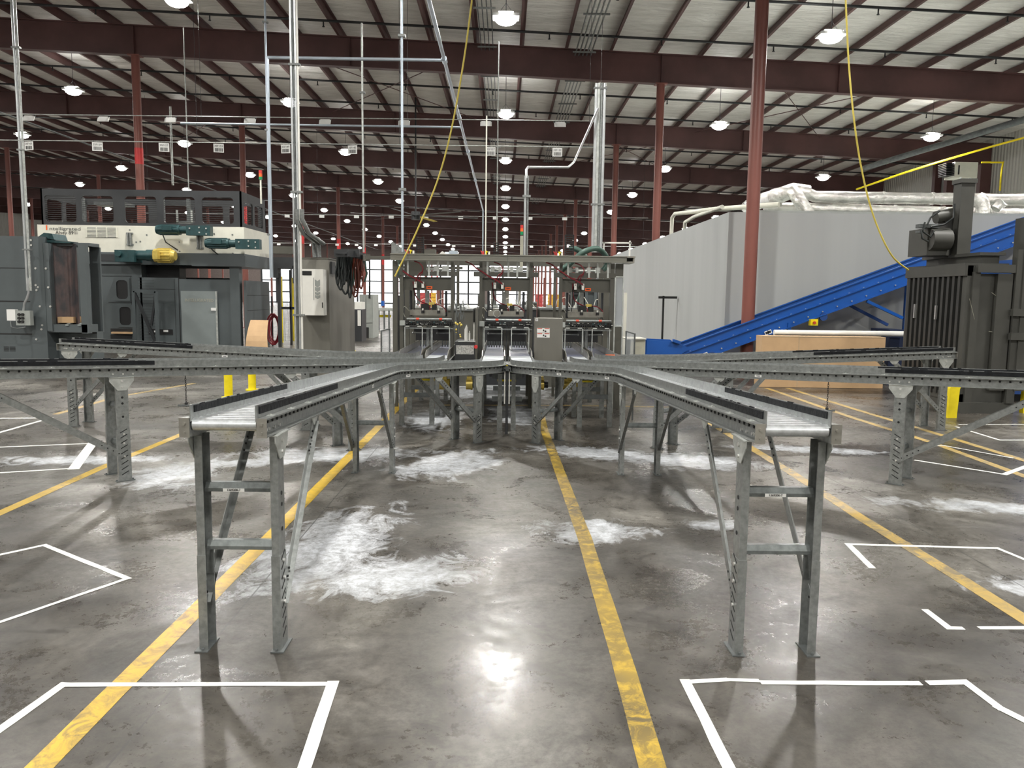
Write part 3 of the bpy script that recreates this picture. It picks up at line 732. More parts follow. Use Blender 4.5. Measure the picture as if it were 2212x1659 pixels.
# grey band under cream
gb=MB(); gb.box(zx(650),Y0-.08,zz(662),XRt+.06,Y0+YD+.05,zM); gb.box(zx(1445),Y0-.12,zz(668),XRt+.10,Y0+YD+.05,zz(588)); O('grey_girdle',gb,'machinegrey',t)
part('vent_grille',t,'charcoal',1,[(722,585,925,635)],Y0-.09,.01)
c=V((zx(1150),Y0-.35,zz(597)))
gm=MB(); gm.m=0; gm.box(zx(940),Y0-.55,zz(648),zx(1080),Y0-.1,zz(562)); gm.cyl((zx(1080),c.y,c.z),(zx(1150),c.y,c.z),.12,16); gm.cyl((zx(1150),c.y,c.z),(zx(1210),c.y,c.z),.14,16); gm.cyl((zx(975),Y0-.56,zz(590)),(zx(975),Y0-.62,zz(590)),.07,12)
go=O('drive_gearbox',gm,'teal',t)
gm=MB().cyl((zx(1208),c.y,c.z),(zx(1335),c.y,c.z),.165,20).cyl((zx(1335),c.y,c.z),(zx(1358),c.y,c.z),.15,20,.11)
for k in range(16):
    a_=2*math.pi*k/16; e=V((0,math.cos(a_),math.sin(a_)))*.17; gm.bar(c+e+V((zx(1230)-c.x,0,0)),c+e+V((zx(1330)-c.x,0,0)),.012,.025)
gm.box(zx(1235),c.y-.36,c.z-.1,zx(1270),c.y-.2,c.z+.1); O('drive_motor',gm,'gold',go,label='gold painted motor')
# lower body
lb=MB(); lb.box(zx(650),Y0,0,zx(1055),Y0+YD,zz(660)); O('left_tower',lb,'machinegrey',t)
part('tower_seam',t,'black',1,[(725,658,1055,664),(725,746,985,749),(810,944,980,947),(984,746,986,1250),(722,570,725,1340)],Y0-.006,.004)
part('tower_slot',t,'charcoal',1,[(683,700,692,760),(700,760,706,1140)],Y0-.03,.03)
wp=MB()
for (x0,x1,y0,y1) in ((865,950,780,920),(880,965,978,1115)):
    w=(zx(x0),zx(x1),zz(y1),zz(y0)); winplate(wp,w[0]-.05,w[1]+.05,w[2]-.05,w[3]+.05,Y0-.02,.018,[w])
o_=O('inspection_window',wp,'machinegrey',t)
wp=MB()
for (x0,x1,y0,y1) in ((865,950,780,920),(880,965,978,1115)): wp.box(zx(x0),Y0-.004,zz(y1),zx(x1),Y0-.002,zz(y0))
O('window_glass',wp,'black',o_)
part('gap_slot',t,'black',1,[(825,1140,985,1165),(825,1185,985,1215)],Y0-.008,.006)
cb_=part('card_scrap',t,'cardboard',1,[(830,1165,985,1178)],Y0-.1,.1)
# open mid section with black boxes standing in for its inner shade
part('interior_shade',t,'black',1,[(1055,670,1340,770),(1340,672,1720,690)],Y0+.3,.4)
part('front_panel',t,'machinegrey',1,[(1055,760,1340,1420),(1345,772,1725,1420)],Y0,.06)
part('back_panel',t,'machinegrey',1,[(1055,760,1725,1420)],Y0+YD-.06,.06)
part('corner_post',t,'machinegrey',1,[(1722,660,1792,1420)],Y0-.02,.2)
part('panel_seam',t,'black',1,[(1340,770,1346,1420),(1058,845,1310,847),(1308,770,1310,1300),(1622,865,1625,1300),(1736,1100,1738,1300)],Y0-.006,.004)
o_=part('electrical_door',t,'machinelight',1,[(1358,860,1622,1420)],Y0-.09,.08,label='light grey door')
part('door_handle',o_,'sign',1,[(1575,985,1612,1006)],Y0-.11,.02); part('door_edge',o_,'galvlight',1,[(1612,862,1624,1300)],Y0-.10,.02)
text('INTELLIGRATED',.10,(zx(1490),Y0-.093,zz(923)),t,'tan','faded_lettering')
sd_=MB(); sd_.box(XRt+.0,Y0+.02,0,XRt+.06,Y0+YD,zz(770)); O('side_panel',sd_,'machinegrey',t)
sm=MB()
for yy in (880,995,1110,1225): sm.box(XRt+.06,Y0+.1,zz(yy)-.012,XRt+.063,Y0+YD-.1,zz(yy)+.002)
O('side_seam',sm,'black',t)
part('low_vent',t,'black',1,[(1110,1145,1290,1185),(1430,1288,1480,1300)],Y0-.006,.004)
part('vent_white_marks',t,'sign',1,[(1115,1150,1135,1172),(1150,1155,1178,1168),(1220,1150,1255,1165)],Y0-.012,.004)  # small white rectangles set over the low vent
# leaning braced gate in front
gt=T('steel_gate_frame','dark steel gate frame with a diagonal brace in front of the palletizing machine','gate',(zx(1085),Y0-.5,0))
g1,g2,g3,g4=[az(1,x,y,Y0-.5) for x,y in ((998,858),(1165,862),(1180,1300),(1010,1300))]
g3.z=0;g4.z=0
gm=MB(); 
for p,q in ((g1,g2),(g2,g3),(g4,g1)): gm.bar(p,q,.07)
O('frame',gm,'machinegrey',gt); O('diagonal_brace',MB().bar(g1,V((g3.x,g3.y,.05)),.06).bar(V((g2.x,g2.y,g2.z)),V((g1.x+.4,g1.y,.6)),.05),'charcoal',gt)
gm=MB()
for k in range(22):
    z=.3+k*.07; gm.bar((g1.x+.1,g1.y+.02,z),(g2.x-.05,g1.y+.02,z),.006)
O('mesh_infill',gm,'charcoal',gt)
# nearer grey dispenser at the left edge
Y1=16.; 
t=T('grey_dispenser_machine','dark grey machine housing cut by the left edge, with a rusty steel plate inside','machine',(az(1,150,900,Y1).x,Y1,0))
def yx(x): return az(1,x,800,Y1).x
def yz(y): return az(1,200,y,Y1).z
bm=MB().box(yx(-260),Y1,0,yx(240),Y1+1.8,yz(450)).box(yx(235),Y1+.35,0,yx(640),Y1+.6,yz(1165)); O('housing',bm,'machinegrey',t)
bm=MB().box(yx(232),Y1-.06,0,yx(345),Y1+.4,yz(452)).box(yx(345),Y1-.05,yz(1155),yx(385),Y1+.1,yz(500)); O('front_post',bm,'machinegrey',t)
bm=MB().box(yx(598),Y1-.02,yz(1170),yx(652),Y1+.1,yz(498)).box(yx(560),Y1+.6,yz(1170),yx(640),Y1+.65,yz(515)).box(yx(345),Y1+.2,yz(515),yx(640),Y1+.6,yz(490)).box(yx(340),Y1-.02,yz(1165),yx(640),Y1+.4,yz(1105)); O('side_frame',bm,'machinegrey',t)
bm=MB(); pts=[]
for k in range(9):
    f=k/8; pts.append((yx(352)+(yx(560)-yx(352))*f,Y1+.10+.16*math.sin(f*math.pi)))
for i in range(8): bm.prism([(pts[i][0],pts[i][1],yz(1110)),(pts[i+1][0],pts[i+1][1],yz(1110)),(pts[i+1][0],pts[i+1][1],yz(500)),(pts[i][0],pts[i][1],yz(500))],(0,.02,0))
O('curved_plate',bm,'rust',t,label='rusty curved steel plate')
mat('pinksteel',(.27,.20,.19),.5,.3,.25,40)
O('edge_strip',MB().box(yx(555),Y1+.3,yz(1105),yx(602),Y1+.34,yz(500)),'pinksteel',t)
o_=O('seam',MB().box(yx(-260),Y1-.004,yz(692),yx(232),Y1-.001,yz(686)).box(yx(-260),Y1-.004,yz(942),yx(232),Y1-.001,yz(933)).box(yx(-260),Y1-.004,yz(1186),yx(232),Y1-.001,yz(1176)).box(yx(350),Y1+.345,yz(1178),yx(640),Y1+.349,yz(1168)),'black',t)
sl_=MB()
for k in range(4):
    z=yz(1275+k*10)
    sl_.box(yx(0),Y1-.004,z-.015,yx(38),Y1-.001,z); sl_.box(yx(45),Y1-.004,z-.015,yx(88),Y1-.001,z); sl_.box(yx(425),Y1+.346,z-.015,yx(470),Y1+.349,z)
O('vent_slots',sl_,'black',t)
bb=MB()
for x,y in ((262,480),(262,518),(285,690),(362,690),(280,815),(296,830),(284,852),(372,830),(303,972),(380,972),(305,1143),(312,1112),(262,1218),(244,598)): bb.cyl((yx(x),Y1-.07,yz(y)),(yx(x),Y1-.05,yz(y)),.022,8)
O('bolt_heads',bb,'bolt',t)
O('pallet_scrap',MB().box(yx(395),Y1+.1,yz(1095),yx(515),Y1+.6,yz(1050)),'cardboard',t,label='piece of brown cardboard')
ft=MB(); 
for x in (450,540): ft.bar((yx(x),Y1+.5,yz(1085)),(yx(x)+.12,Y1-.05,yz(1110)),.06,.03)
O('fork_arm',ft,'machinelight',t)
tg=MB().prism([(yx(275),Y1+.1,yz(455)),(yx(325),Y1+.1,yz(420)),(yx(385),Y1+.1,yz(425)),(yx(400),Y1+.1,yz(470))],(0,.5,0)).prism([(yx(325),Y1+.1,yz(470)),(yx(525),Y1+.1,yz(488)),(yx(520),Y1+.1,yz(496)),(yx(325),Y1+.1,yz(492))],(0,.5,0)); O('top_cover',tg,'teal',t)
# push-button box hanging on its conduit
Y2=15.7
t=T('control_box','small pale grey push button box at the foot of the left conduit pair','control box',(az(1,172,1050,Y2).x,Y2,az(1,172,1115,Y2).z))
mat('palegrey',(.33,.35,.33),.5,0,.05)
bx=part('box_body',t,'palegrey',1,[(118,1006,224,1116)],Y2,.12)
b=MB()
for x in (145,172): 
    for y in (1035,1062,1088):
        p=az(1,x,y,Y2); b.cyl(p,p-V((0,.03,0)),.028,12)
O('push_button',b,'ink',bx)
part('side_box',t,'sign',1,[(50,996,114,1080)],Y2,.1)
O('loop_cable',MB().tube([az(1,80,1085,Y2),az(1,85,1130,Y2-.05),az(1,130,1140,Y2-.05),az(1,190,1130,Y2-.05),az(1,185,1118,Y2)],.015,6),'galvdark',t)
# ---------------------------------------------------------------- vertical conduits and drops
def drop(name,label,px0,y0,px1,y1,Y,r,mt,n=1,gap=.05,group='vertical pipe and conduit drops',bands=True):
    a=at(px0,y0,Y); b=at(px1,y1,Y); x=(b.x+a.x)/2 if y1-y0>900 else b.x
    x=at((px0+px1)/2,(y0+y1)/2,Y).x
    t=T(name,label,'pipe',(x,Y,b.z),group=group)
    for i in range(n):
        O('pipe',MB().cyl((x+(i-(n-1)/2)*gap,Y,b.z),(x+(i-(n-1)/2)*gap,Y,a.z),r[i] if isinstance(r,(list,tuple)) else r,10),mt[i] if isinstance(mt,(list,tuple)) else mt,t)
    if bands:
        m=MB(); z=b.z+.8
        while z<a.z: m.box(x-(n*gap)/2-.02,Y-.03,z-.015,x+(n*gap)/2+.02,Y+.045,z+.015); z+=1.9
        O('clamp',m,'galv',t)
    return t
cd_=drop('conduit_drop','pair of pale conduits dropping at the far left to the push button box',28,-30,62,628,15.72,.024,('conduit','galvlight'),2,.06)
q_=at(59,628,15.72); O('bent_conduit',MB().tube([at(62,600,15.72),at(62,632,15.72),at(58,645,15.72),at(53,655,15.75),at(51,671,15.78)],.024,8),'conduit',cd_)
t=drop('conduit_drop','bundle of bright conduits in front of the tall olive cabinet',632,-30,648,790,12.5,(.018,.013,.018,.016),('conduit','galvdark','conduit','whitepaint'),4,.033)
b_=t
fx=at(646,455,12.5)
for dx,e in ((.0,(690,556)),(.05,(680,556))):
    p0=at(640 if dx==0 else 652,452,12.4); p1=at(e[0],e[1],13.2)
    O('flexible_conduit',MB().tube([p0,p0-V((0,0,.15)),p0+V((.08,.1,-.36)),p0+V((.25,.3,-.5)),V((p1.x-.02,p1.y,p1.z+.3)),p1],.036,10),'galv',b_)
drop('air_pipe','blue tinted air pipe dropping behind the cream end of the palletizer',572,-30,584,600,15.,.020,'aluminium')
drop('air_pipe','blue white air pipe dropping onto the left end of the packing machine',864,-20,873,545,10.4,.016,'aluminium')
drop('cable_drop','thin pipe with a white junction dropping left of the packing machine',781,50,786,545,14.,.017,'galvlight')
drop('cable_drop','thin yellowish cable dropping to the middle of the packing machine',1049,250,1051,552,11.,.009,'pvc',bands=False)
drop('conduit_drop','thin twin conduits beside the stack light of the packing machine',1138,380,1136,552,11.,(.017,.012),('conduit','galv'),2,.035)
p=[at(1137,385,11.),at(1137,366,11.),at(1141,361,11.05),at(1160,361,11.4),at(1228,361,12.4),at(1240,350,13.),at(1292,235,13.5)]
TO('conduit_run','pair of thin conduits bending across to the thick conduit bundle','pipe','x') if False else TO('conduit_run',MB().tube(p,.018,8),'conduit','thin conduit bending right and up towards the thick bundle','pipe')
drop('conduit_drop','thick bundle of pale pipes dropping right of the packing machine',1300,180,1286,545,13.6,(.026,.030,.018,.026),('conduit','galvlight','galv','conduit'),4,.046)
for px,py0,py1,Y,lab in ((402,60,410,18.,'left'),(1075,90,545,18.,'centre'),(369,230,400,24.,'far left'),(372,230,400,24.1,'far left, second of two,')):
    drop('hanging_wire','thin pale rod hanging below the ceiling over the machines, %s one'%lab,px,py0,px,py1,Y,.013,'galvlight',bands=False)
# air line running down the hall, with cross runs
ya=13.; h0=at(960,130,ya); h1=at(1000,300,ya*1.62)
P=[]
for Yq in (4.5,9,13,18,24,30,35): 
    P.append(V((h0.x,Yq,h0.z)))
P[-1].x=h0.x
t=T('air_main','pale air pipe running down the hall overhead and dropping at its far end','pipe',(h0.x,4.5,h0.z-2.))
O('main_pipe',MB().cyl(P[0],P[-1],.030,10),'aluminium',t); O('drop_pipe',MB().cyl(P[-1],(P[-1].x,35,h0.z-2.),.03,8),'aluminium',t)
m=MB()
for Yq in (6.5,9.7,13,17,21,26): m.cyl((h0.x,Yq-.1,h0.z),(h0.x,Yq+.1,h0.z),.045,10)
O('coupling',m,'aluminium',t)
ae=at(578,131,ya); O('cross_run',MB().cyl((h0.x,13,h0.z),(ae.x,13,h0.z),.026,8),'aluminium',t); O('cross_drop',MB().cyl((ae.x,13,h0.z),(ae.x,13,at(584,600,13).z),.022,8),'aluminium',t)
O('cross_run',MB().cyl((h0.x,18,h0.z),(at(390,266,18).x,18,h0.z),.022,8),'aluminium',t)
for k in range(3):
    x=-11.5+k*.16; TO('overhead_conduit',MB().cyl((x,10,5.42-k*.05),(x,70,5.42-k*.05),.018,6),'galvdark','thin dark conduit running away high up at the left above the palletizer','conduit',group='conduits running away at the upper left')
for x0,nn,r in ((1.92,5,.022),(-.75,4,.013)):
    t=T('ceiling_conduits','rack of %s conduits running away along the roof %s'%(('thick grey','right of the centre lamps') if nn==5 else ('thin dark','left of the centre lamps')),'conduit rack',(x0,14,zb(x0)+BD-.22))
    for k in range(nn): O('conduit',MB().cyl((x0+k*.11,6,zb(x0)+BD-.14),(x0+k*.11,60,zb(x0)+BD-.14),r,6),'galv' if nn==5 else 'galvdark',t)
    for y in range(8,58,3): O('trapeze_bar',MB().bar((x0-.1,y,zb(x0)+BD-.18),(x0+nn*.11,y,zb(x0)+BD-.18),.04),'galv',t)
# yellow cords
def cord(label,pts,r=.011,mt='yellowcable',cat='cord',name='hanging_rope'):
    P=[]
    for i in range(len(pts)-1):
        p0=pts[max(i-1,0)];p1=pts[i];p2=pts[i+1];p3=pts[min(i+2,len(pts)-1)]
        for k in range(6):
            u=k/6; P.append(.5*((2*p1)+(p2-p0)*u+(2*p0-5*p1+4*p2-p3)*u*u+(3*p1-p0-3*p2+p3)*u**3))
    P.append(pts[-1]); return TO(name,MB().tube(P,r,8),mt,label,cat)
cord('yellow cord hanging from the ceiling and swinging left to the packing machine',[at(1022,-20,9.),at(1002,130,9.2),at(975,280,9.4),at(945,390,9.6),at(900,500,9.7),at(853,597,9.8)],.0095)
cord('yellow cord hanging on the right and curving down to the blue belt conveyor',[at(1826,-20,9.8),at(1833,130,9.9),at(1845,260,9.9),at(1862,370,10),at(1888,470,10.1),at(1925,550,10.2),at(1962,583,10.6)],.011)
# suspended location signs
def cable_row(label,p,q,Y):
    a=at(*p,Y);b=at(*q,Y); t=T('overhead_cable',label,'cable',((a.x+b.x)/2,Y,(a.z+b.z)/2)); O('cable',MB().cyl(a,b,.010,6),'galvlight',t)
    for f in (.02,.35,.68,.99):
        c=a.lerp(b,f); O('suspension_wire',MB().cyl(c,(c.x,Y,zt(c.x)),.004,5),'blackpipe',t)
    return t
Ys=15.
cable_row('thin overhead cable carrying the barcode location signs',(-40,302),(1285,318),Ys)
signs=[(62,'35F163',1),(210,'35F159',-1),(354,'35F157',-1),(472,'35F153',-1),(617,'35F149',1),(761,'35F145',1),(1060,'35F137',0),(1204,'35F133',0)]
for px,s_,tilt in signs:
    yb=303+.0122*px; rz=math.radians(tilt*-12); p=at(px,yb,Ys); 
    t=T('location_sign','white barcode sign reading %s hanging on the overhead cable'%s_,'sign',(p.x,Ys,p.z-.17),rz,'barcode location signs on the overhead cable')
    O('plate',MB().box(-.09,-.004,0,.09,.004,.155),'sign',t,local=True)
    O('hanger_hook',MB().cyl((-.06,0,.15),(-.06,0,.18),.003,5).cyl((.06,0,.15),(.06,0,.18),.003,5),'blackpipe',t,local=True)
    b=MB(); random.seed(px); x=-.065
    while x<.065: w_=random.uniform(.003,.010); b.box(x,-.006,.015,x+w_,-.0045,.075); x+=w_+random.uniform(.003,.007)
    O('barcode',b,'ink',t,local=True)
    tx=text(s_,.05,(0,-.0065,.112),None,'ink','sign_number'); tx.parent=t
cable_row('second thin overhead cable, carrying the blank white placards',(-40,246),(1310,262),17.)
for i,(px,py) in enumerate(((62,254),(223,257),(368,257),(540,260),(702,261),(873,262),(1050,267),(1210,269))):
    p=at(px,246.5+.01185*px,17.); t=T('blank_placard','small blank white placard tilted on the second overhead cable, '+('%s from the left'%['first','second','third','fourth','fifth','sixth','seventh','eighth'][i]),'sign',(p.x,17.,p.z-.13),group='blank placards on the upper cable')
    O('plate',MB().prism([(-.12,-.04,-.0),(.12,-.04,-.0),(.12,.02,.11),(-.12,.02,.11)],(0,.008,-.004)),'sign',t,local=True); O('clip',MB().box(-.12,.01,.095,-.10,.03,.13).box(.10,.01,.095,.12,.03,.13),'charcoal',t,local=True)
# farther rows of the same placards
for Yr,py,xs_ in ((33.,468,range(620,1330,75)),(47.,530,range(560,1300,42))):
    cable_row('thin far overhead cable hung with tiny white placards at %s height'%('upper' if Yr<40 else 'lower'),(300,py-8),(1400,py+3),Yr)
    for px in xs_:
        p=at(px,py-8+11*(px-300)/1100,Yr); TO('blank_placard',MB().box(p.x-.1,Yr,p.z-.12,p.x+.1,Yr+.02,p.z),'sign','tiny white placard on a far overhead cable above the packing machine','sign','far tiny placards',)
for px in (48,250,500,760):
    cable=None
# ceiling fan
p=at(898,466,30.)
t=T('ceiling_fan','large ceiling fan with long thin blades beyond the yellow cord','fan',(p.x,30,p.z))
O('downrod',MB().cyl((p.x,30,p.z),(p.x,30,zt(p.x)-.2),.03,8),'blackpipe',t); O('hub',MB().cyl((p.x,30,p.z-.15),(p.x,30,p.z+.15),.16,14),'charcoal',t)
for k in range(6):
    a_=.3+k*math.pi/3; e=V((math.cos(a_),math.sin(a_),0)); O('blade',MB().ext(p+e*.15,p+e*2.4,[(-.08,-.01),(.08,.012),(.08,.018),(-.08,-.004)]),'galvdark' if k!=1 else 'yellow',t)
# ---------------------------------------------------------------- right side: grey room, ducts, baler, blue conveyor
Yw=14.9; cA=at(1575,458,Yw); Xw=cA.x; Hw=cA.z; Xe=18.9; Yb_=at(1345,540,10).x
Yend=32.
rm_=T('grey_room','large windowless grey painted room with a flat top filling the right side','room',((Xw+Xe)/2,Yw,0))
O('wall_panel',MB().box(Xw,Yw,0,Xe,Yw+.15,Hw),'plaster',rm_); O('wall_panel',MB().box(Xw,Yw+.15,0,Xw+.03,Yend,Hw),'plaster',rm_); O('wall_panel',MB().box(Xw,Yend,0,Xe,Yend+.15,Hw),'plaster',rm_)
O('roof_panel',MB().box(4.56,Yw,Hw,Xe,Yend+.15,Hw+.04),'palegrey',rm_)
# strip posts leaning in front of the room's side wall
pz=at(1518,642,19.)
t=T('tripod_stand','thin black stand with a small cross arm against the grey room side wall','stand',(Xw-.35,19.,0))
xs_=Xw-.35
O('pole',MB().cyl((xs_,19.,.02),(xs_,19.,at(1518,640,19.).z),.025,8),'ink',t); O('cross_arm',MB().box(xs_-.12,18.96,at(1518,646,19).z,xs_+.32,19.04,at(1518,641,19).z),'ink',t)
O('foot',MB().cyl((xs_,19,0),(xs_,19,.03),.2,12),'ink',t)
# foil ducts on the roof
def duct(label,pts,r,mt='foil',name='foil_duct',bands=True,cat='duct'):
    P=[]
    for i in range(len(pts)-1):
        a_,b_=V(pts[i]),V(pts[i+1]); k=max(1,int((b_-a_).length/.25))
        for j in range(k): P.append(a_.lerp(b_,j/k))
    P.append(V(pts[-1])); rr=[r*random.uniform(.93,1.07) for _ in P]
    t=T(name,label,cat,(P[0].x,P[0].y,min(p.z for p in P)-r)); O('duct_body',MB().tube(P,rr,14),mt,t)
    if bands:
        m=MB()
        for i in range(2,len(P)-1,4): m.cyl(P[i]-(P[i+1]-P[i]).normalized()*.02,P[i]+(P[i+1]-P[i]).normalized()*.02,r*1.09,14)
        O('wrap_band',m,mt,t)
    return t
Yd=16.4; zu=at(1900,425,Yd).z; zl_=at(1900,447,Yd+.2).z
duct('upper silver foil wrapped duct along the grey room roof',[at(1745,418,Yd),(at(1760,425,Yd)),(at(1800,426,Yd)),(Xe-1,Yd,zu-.02)],.118)
duct('lower silver foil wrapped duct lying on the grey room roof',[at(1650,448,Yd+.6),at(1690,448,Yd+.5),at(1750,450,Yd+.1),(Xe-1,Yd+.3,Hw+.15)],.105)
duct('bulging silver foil elbow rising at the left end of the roof ducts',[(at(1615,447,Yd+3)),(at(1640,436,Yd+2)),(at(1690,420,Yd)),(at(1712,412,Yd)),(at(1745,418,Yd))],.16)
duct('short silver foil leg slanting down beside the elbow to the grey roof',[(at(1712,412,Yd-.25)),(at(1722,425,Yd-.4)),(V((at(1748,452,Yd-.5).x,Yd-.5,Hw+.08)))],.13)
duct('silver foil elbow on the ducts above the baler',[(at(2108,425,Yd-.3)),(at(2122,440,Yd-.35)),(V((at(2128,452,Yd-.4).x,Yd-.4,Hw+.06)))],.13)
duct('small silver foil elbow beside the one above the baler',[(at(2165,448,Yd-.3)),(at(2160,440,Yd-.3)),(at(2150,452,Yd-.3))],.10)
b=MB()
for px in (1352/1,): pass
# white pipe rails along the room's side roof
def pipe_run(label,pts,r,mt='pvc',name='white_pipe',cat='pipe',group=None): return TO(name,MB().tube(pts,r,8),mt,label,cat,group)
Xp=Xw+.25
def sp_(px,py): # a point above the side wall plane X=Xp
    d=Fv+Rv*((px-1106)/FPX)-Uv*((py-829.5)/FPX); return CP+d*(Xp/d.x)
pipe_run('cream pipe stepping up over the grey room roof, outer one',[sp_(1450,512),sp_(1452,470),sp_(1458,462),sp_(1545,452),V((Xp+1.0,sp_(1545,452).y-1.,sp_(1545,452).z))],.05)
pipe_run('cream pipe stepping up over the grey room roof, inner one',[sp_(1478,500),sp_(1480,480),sp_(1500,468),sp_(1560,447)],.045)
duct('pale lumpy foil pipe running back along the roof edge of the grey room',[(4.72,17.5,Hw+.12),(4.72,21,Hw+.12),(4.76,26,Hw+.12),(4.72,31,Hw+.12)],.09)
# unit heater with yellow gas pipe near the wall
Yh=27.
t=T('unit_heater','cream box unit heater high up near the right wall','heater',(at(2080,367,Yh).x,Yh,at(2080,385,Yh).z))
m=MB().R(2062,350,2112,384,Yh,.6); O('casing',m,'cream',t)
m=MB()
for k in range(8): m.R(2044,352+k*3.6,2062,353.6+k*3.6,Yh+.0,.5)
O('louvre',m,'black',t); O('black_label',MB().R(2070,357,2073,377,Yh-.01,.01),'ink',t)
yz_=lambda px,py,Y=Yh:at(px,py,Y)
cord('yellow gas pipe sloping down from the right edge to the heater height',[at(2240,290,26.),at(2120,323,27.),at(1980,365,28),at(1850,409,30)],.035,'yellow','gas pipe','gas_pipe')
cord('yellow gas pipe looping around the unit heater and dropping behind the roof',[at(2120,351,27.2),at(2164,351,27.2),at(2166,353,27.2),at(2162,380,27.2),at(2160,412,27.2)],.03,'yellow','gas pipe','gas_pipe')
m=MB().cyl(at(1870,362,27),at(2240,250,21.5),.09,10); TO('eave_pipe',m,'galvdark','long dark grey pipe along the eave of the right wall','pipe')
for (px,Y_) in ((1993,36.),(2019,35.)):
    x=XR-.3; TO('door_jamb',MB().box(x-.1,x and Y_,0,x+.2,Y_+.25,8),'maroon','dark steel jamb of a wall opening seen above the roof ducts','jamb',group='wall jambs')
# big cardboard sheet on edge, pipe above it
p0=fl(1645,838);p1=fl(1900,838); zc=at(1770,727,12.7).z
t=T('cardboard_box','long low brown cardboard carton standing behind the right conveyors','carton',((p0.x+p1.x)/2,12.75,0))
O('carton_body',MB().box(p0.x,12.7,0.004,p1.x,13.0,zc),'cardboard',t); O('tape_seam',MB().box(p0.x+.6,12.697,.004,p0.x+.604,12.70,zc).box(p0.x,12.697,zc-.012,p1.x,12.70,zc-.008),'tan',t)
pa=at(1672,718,13.1);pb=at(1952,717,13.1)
t=T('white_tube','long white tube lying level behind the cardboard carton','tube',((pa.x+pb.x)/2,13.1,0)); O('tube',MB().cyl(pa,(pb.x,13.1,pa.z),.045,14),'whitepaint',t)
for x in (pa.x+.5,pb.x-.4): O('trestle_leg',MB().cyl((x,13.1,0),(x,13.1,pa.z-.04),.025,8),'galvdark',t)
t=T('navy_cabinet','low dark navy box beside the baler, behind the carton','box',(at(1935,760,12.9).x,13.4,0)); O('body',MB().box(at(1920,760,13.2).x,13.2,0,at(1952,760,13.2).x,13.9,at(1935,712,13.2).z),'navy',t)
# blue inclined belt conveyor
Yc=14.0
def bz(x,y): return az(5,x,y,Yc)
L0=bz(175,985); L1=bz(1565,478); L2=bz(2145,250); 
lo0=bz(330,980); 
t=T('blue_belt_conveyor','blue inclined belt conveyor rising rightwards in front of the grey room','belt conveyor',(L0.x,Yc,0))
dirv=(L2-bz(330,910)).normalized(); T0=bz(330,915); T1=T0+dirv*((L2-T0).length+1.2)
up_=V((-dirv.z,0,dirv.x))
ss=T0-dirv*1.1; ee=T1
wd=.55
for dy,nm in ((0,'near_side'),(wd,'far_side')):
    q=V((0,dy,0)); m=MB()
    def rail(o,h): m.bar(ss+q+up_*o,ee+q+up_*o,.02,h,up=up_)
    m.bar(ss+q-up_*.09,ee+q-up_*.09,.012,.34,up=up_)
    for o in (.08,-.06,-.26): m.bar(ss+q-V((0,.02,0))+up_*o,ee+q-V((0,.02,0))+up_*o,.045,.018,up=up_)
    r=O('side_frame',m,'blue',t)
    if dy==0:
        b=MB(); s_=.3
        while s_<(ee-ss).length:
            for o in (-.055,-.20): p=ss+dirv*s_+up_*o; b.cyl(p-V((0,.012,0)),p-V((0,.03,0)),.013,6)
            s_+=.27
        O('bolt_heads',b,'bolt',r)
O('belt',MB().bar(ss+V((0,wd/2,0)),ee+V((0,wd/2,0)),wd-.03,.015,up=up_),'black',t)
O('return_pan',MB().bar(ss+V((0,wd/2,0))-up_*.25,ee+V((0,wd/2,0))-up_*.25,wd-.03,.01,up=up_),'bluedark',t)
m=MB(); A=[bz(88,980),bz(88,868),bz(265,876),bz(332,915),bz(175,985)]
A=[V((p.x,Yc-.06,p.z)) for p in A]; zlow=A[0].z-.15; A[0].z=zlow; A[4].z=zlow
m.prism(A,(0,.02,0)); m.prism([p+V((0,wd+.12,0)) for p in A],(0,.02,0)); m.box(A[0].x-.02,Yc-.06,zlow,A[0].x,Yc+wd+.08,A[1].z); m.bar(bz(235,868)+V((0,-.08,0)),bz(278,882)+V((0,-.08,0)),.1,.05)
O('infeed_hopper',m,'blue',t)
for s_,lab in ((1.9,0),(4.4,1),(8.8,1)):
    p=ss+dirv*(s_+1.1)
    for dy in (0,wd):
        O('support_leg',MB().bar((p.x,Yc+dy,0),(p.x,Yc+dy,p.z-.2),.06),'blue',t)
    O('leg_crossbar',MB().bar((p.x,Yc,p.z-.5),(p.x,Yc+wd,p.z-.5),.05),'bluedark',t)
for a_,b_ in (((1330,650),(1530,745)),((1290,665),(1530,790))):
    O('knee_brace',MB().bar(bz(*a_)+V((0,0 if a_[0]==1330 else wd,0)),bz(*b_)+V((0,0 if a_[0]==1330 else wd,0)),.05),'blue' if a_[0]==1330 else 'bluedark',t)
m=MB(); p=bz(1020,770); m.box(p.x-.06,Yc-.12,p.z-.05,p.x+.07,Yc-.02,p.z+.06); so=O('stop_switch',m,'yellow',t,label='yellow switch box'); O('stop_button',MB().cyl((p.x,Yc-.12,p.z),(p.x,Yc-.15,p.z),.025,12),'inkred',so)
for x,y in ((765,828),(782,822),(388,960),(425,948)):
    p=bz(x,y); O('safety_label',MB().bar(p-V((0,.035,0))-dirv*.035,p-V((0,.035,0))+dirv*.035,.004,.07,up=up_),'sign',t)
    O('label_print',MB().bar(p-V((0,.038,0))-dirv*.022,p-V((0,.038,0))+dirv*.022,.003,.04,up=up_),'ink',t)
for x,y in ((462,955),(1085,738)): O('bearing_bulge',MB().cyl(bz(x,y)-V((0,.03,0)),bz(x,y)+V((0,.02,0)),.07,14),'bluedark',t)
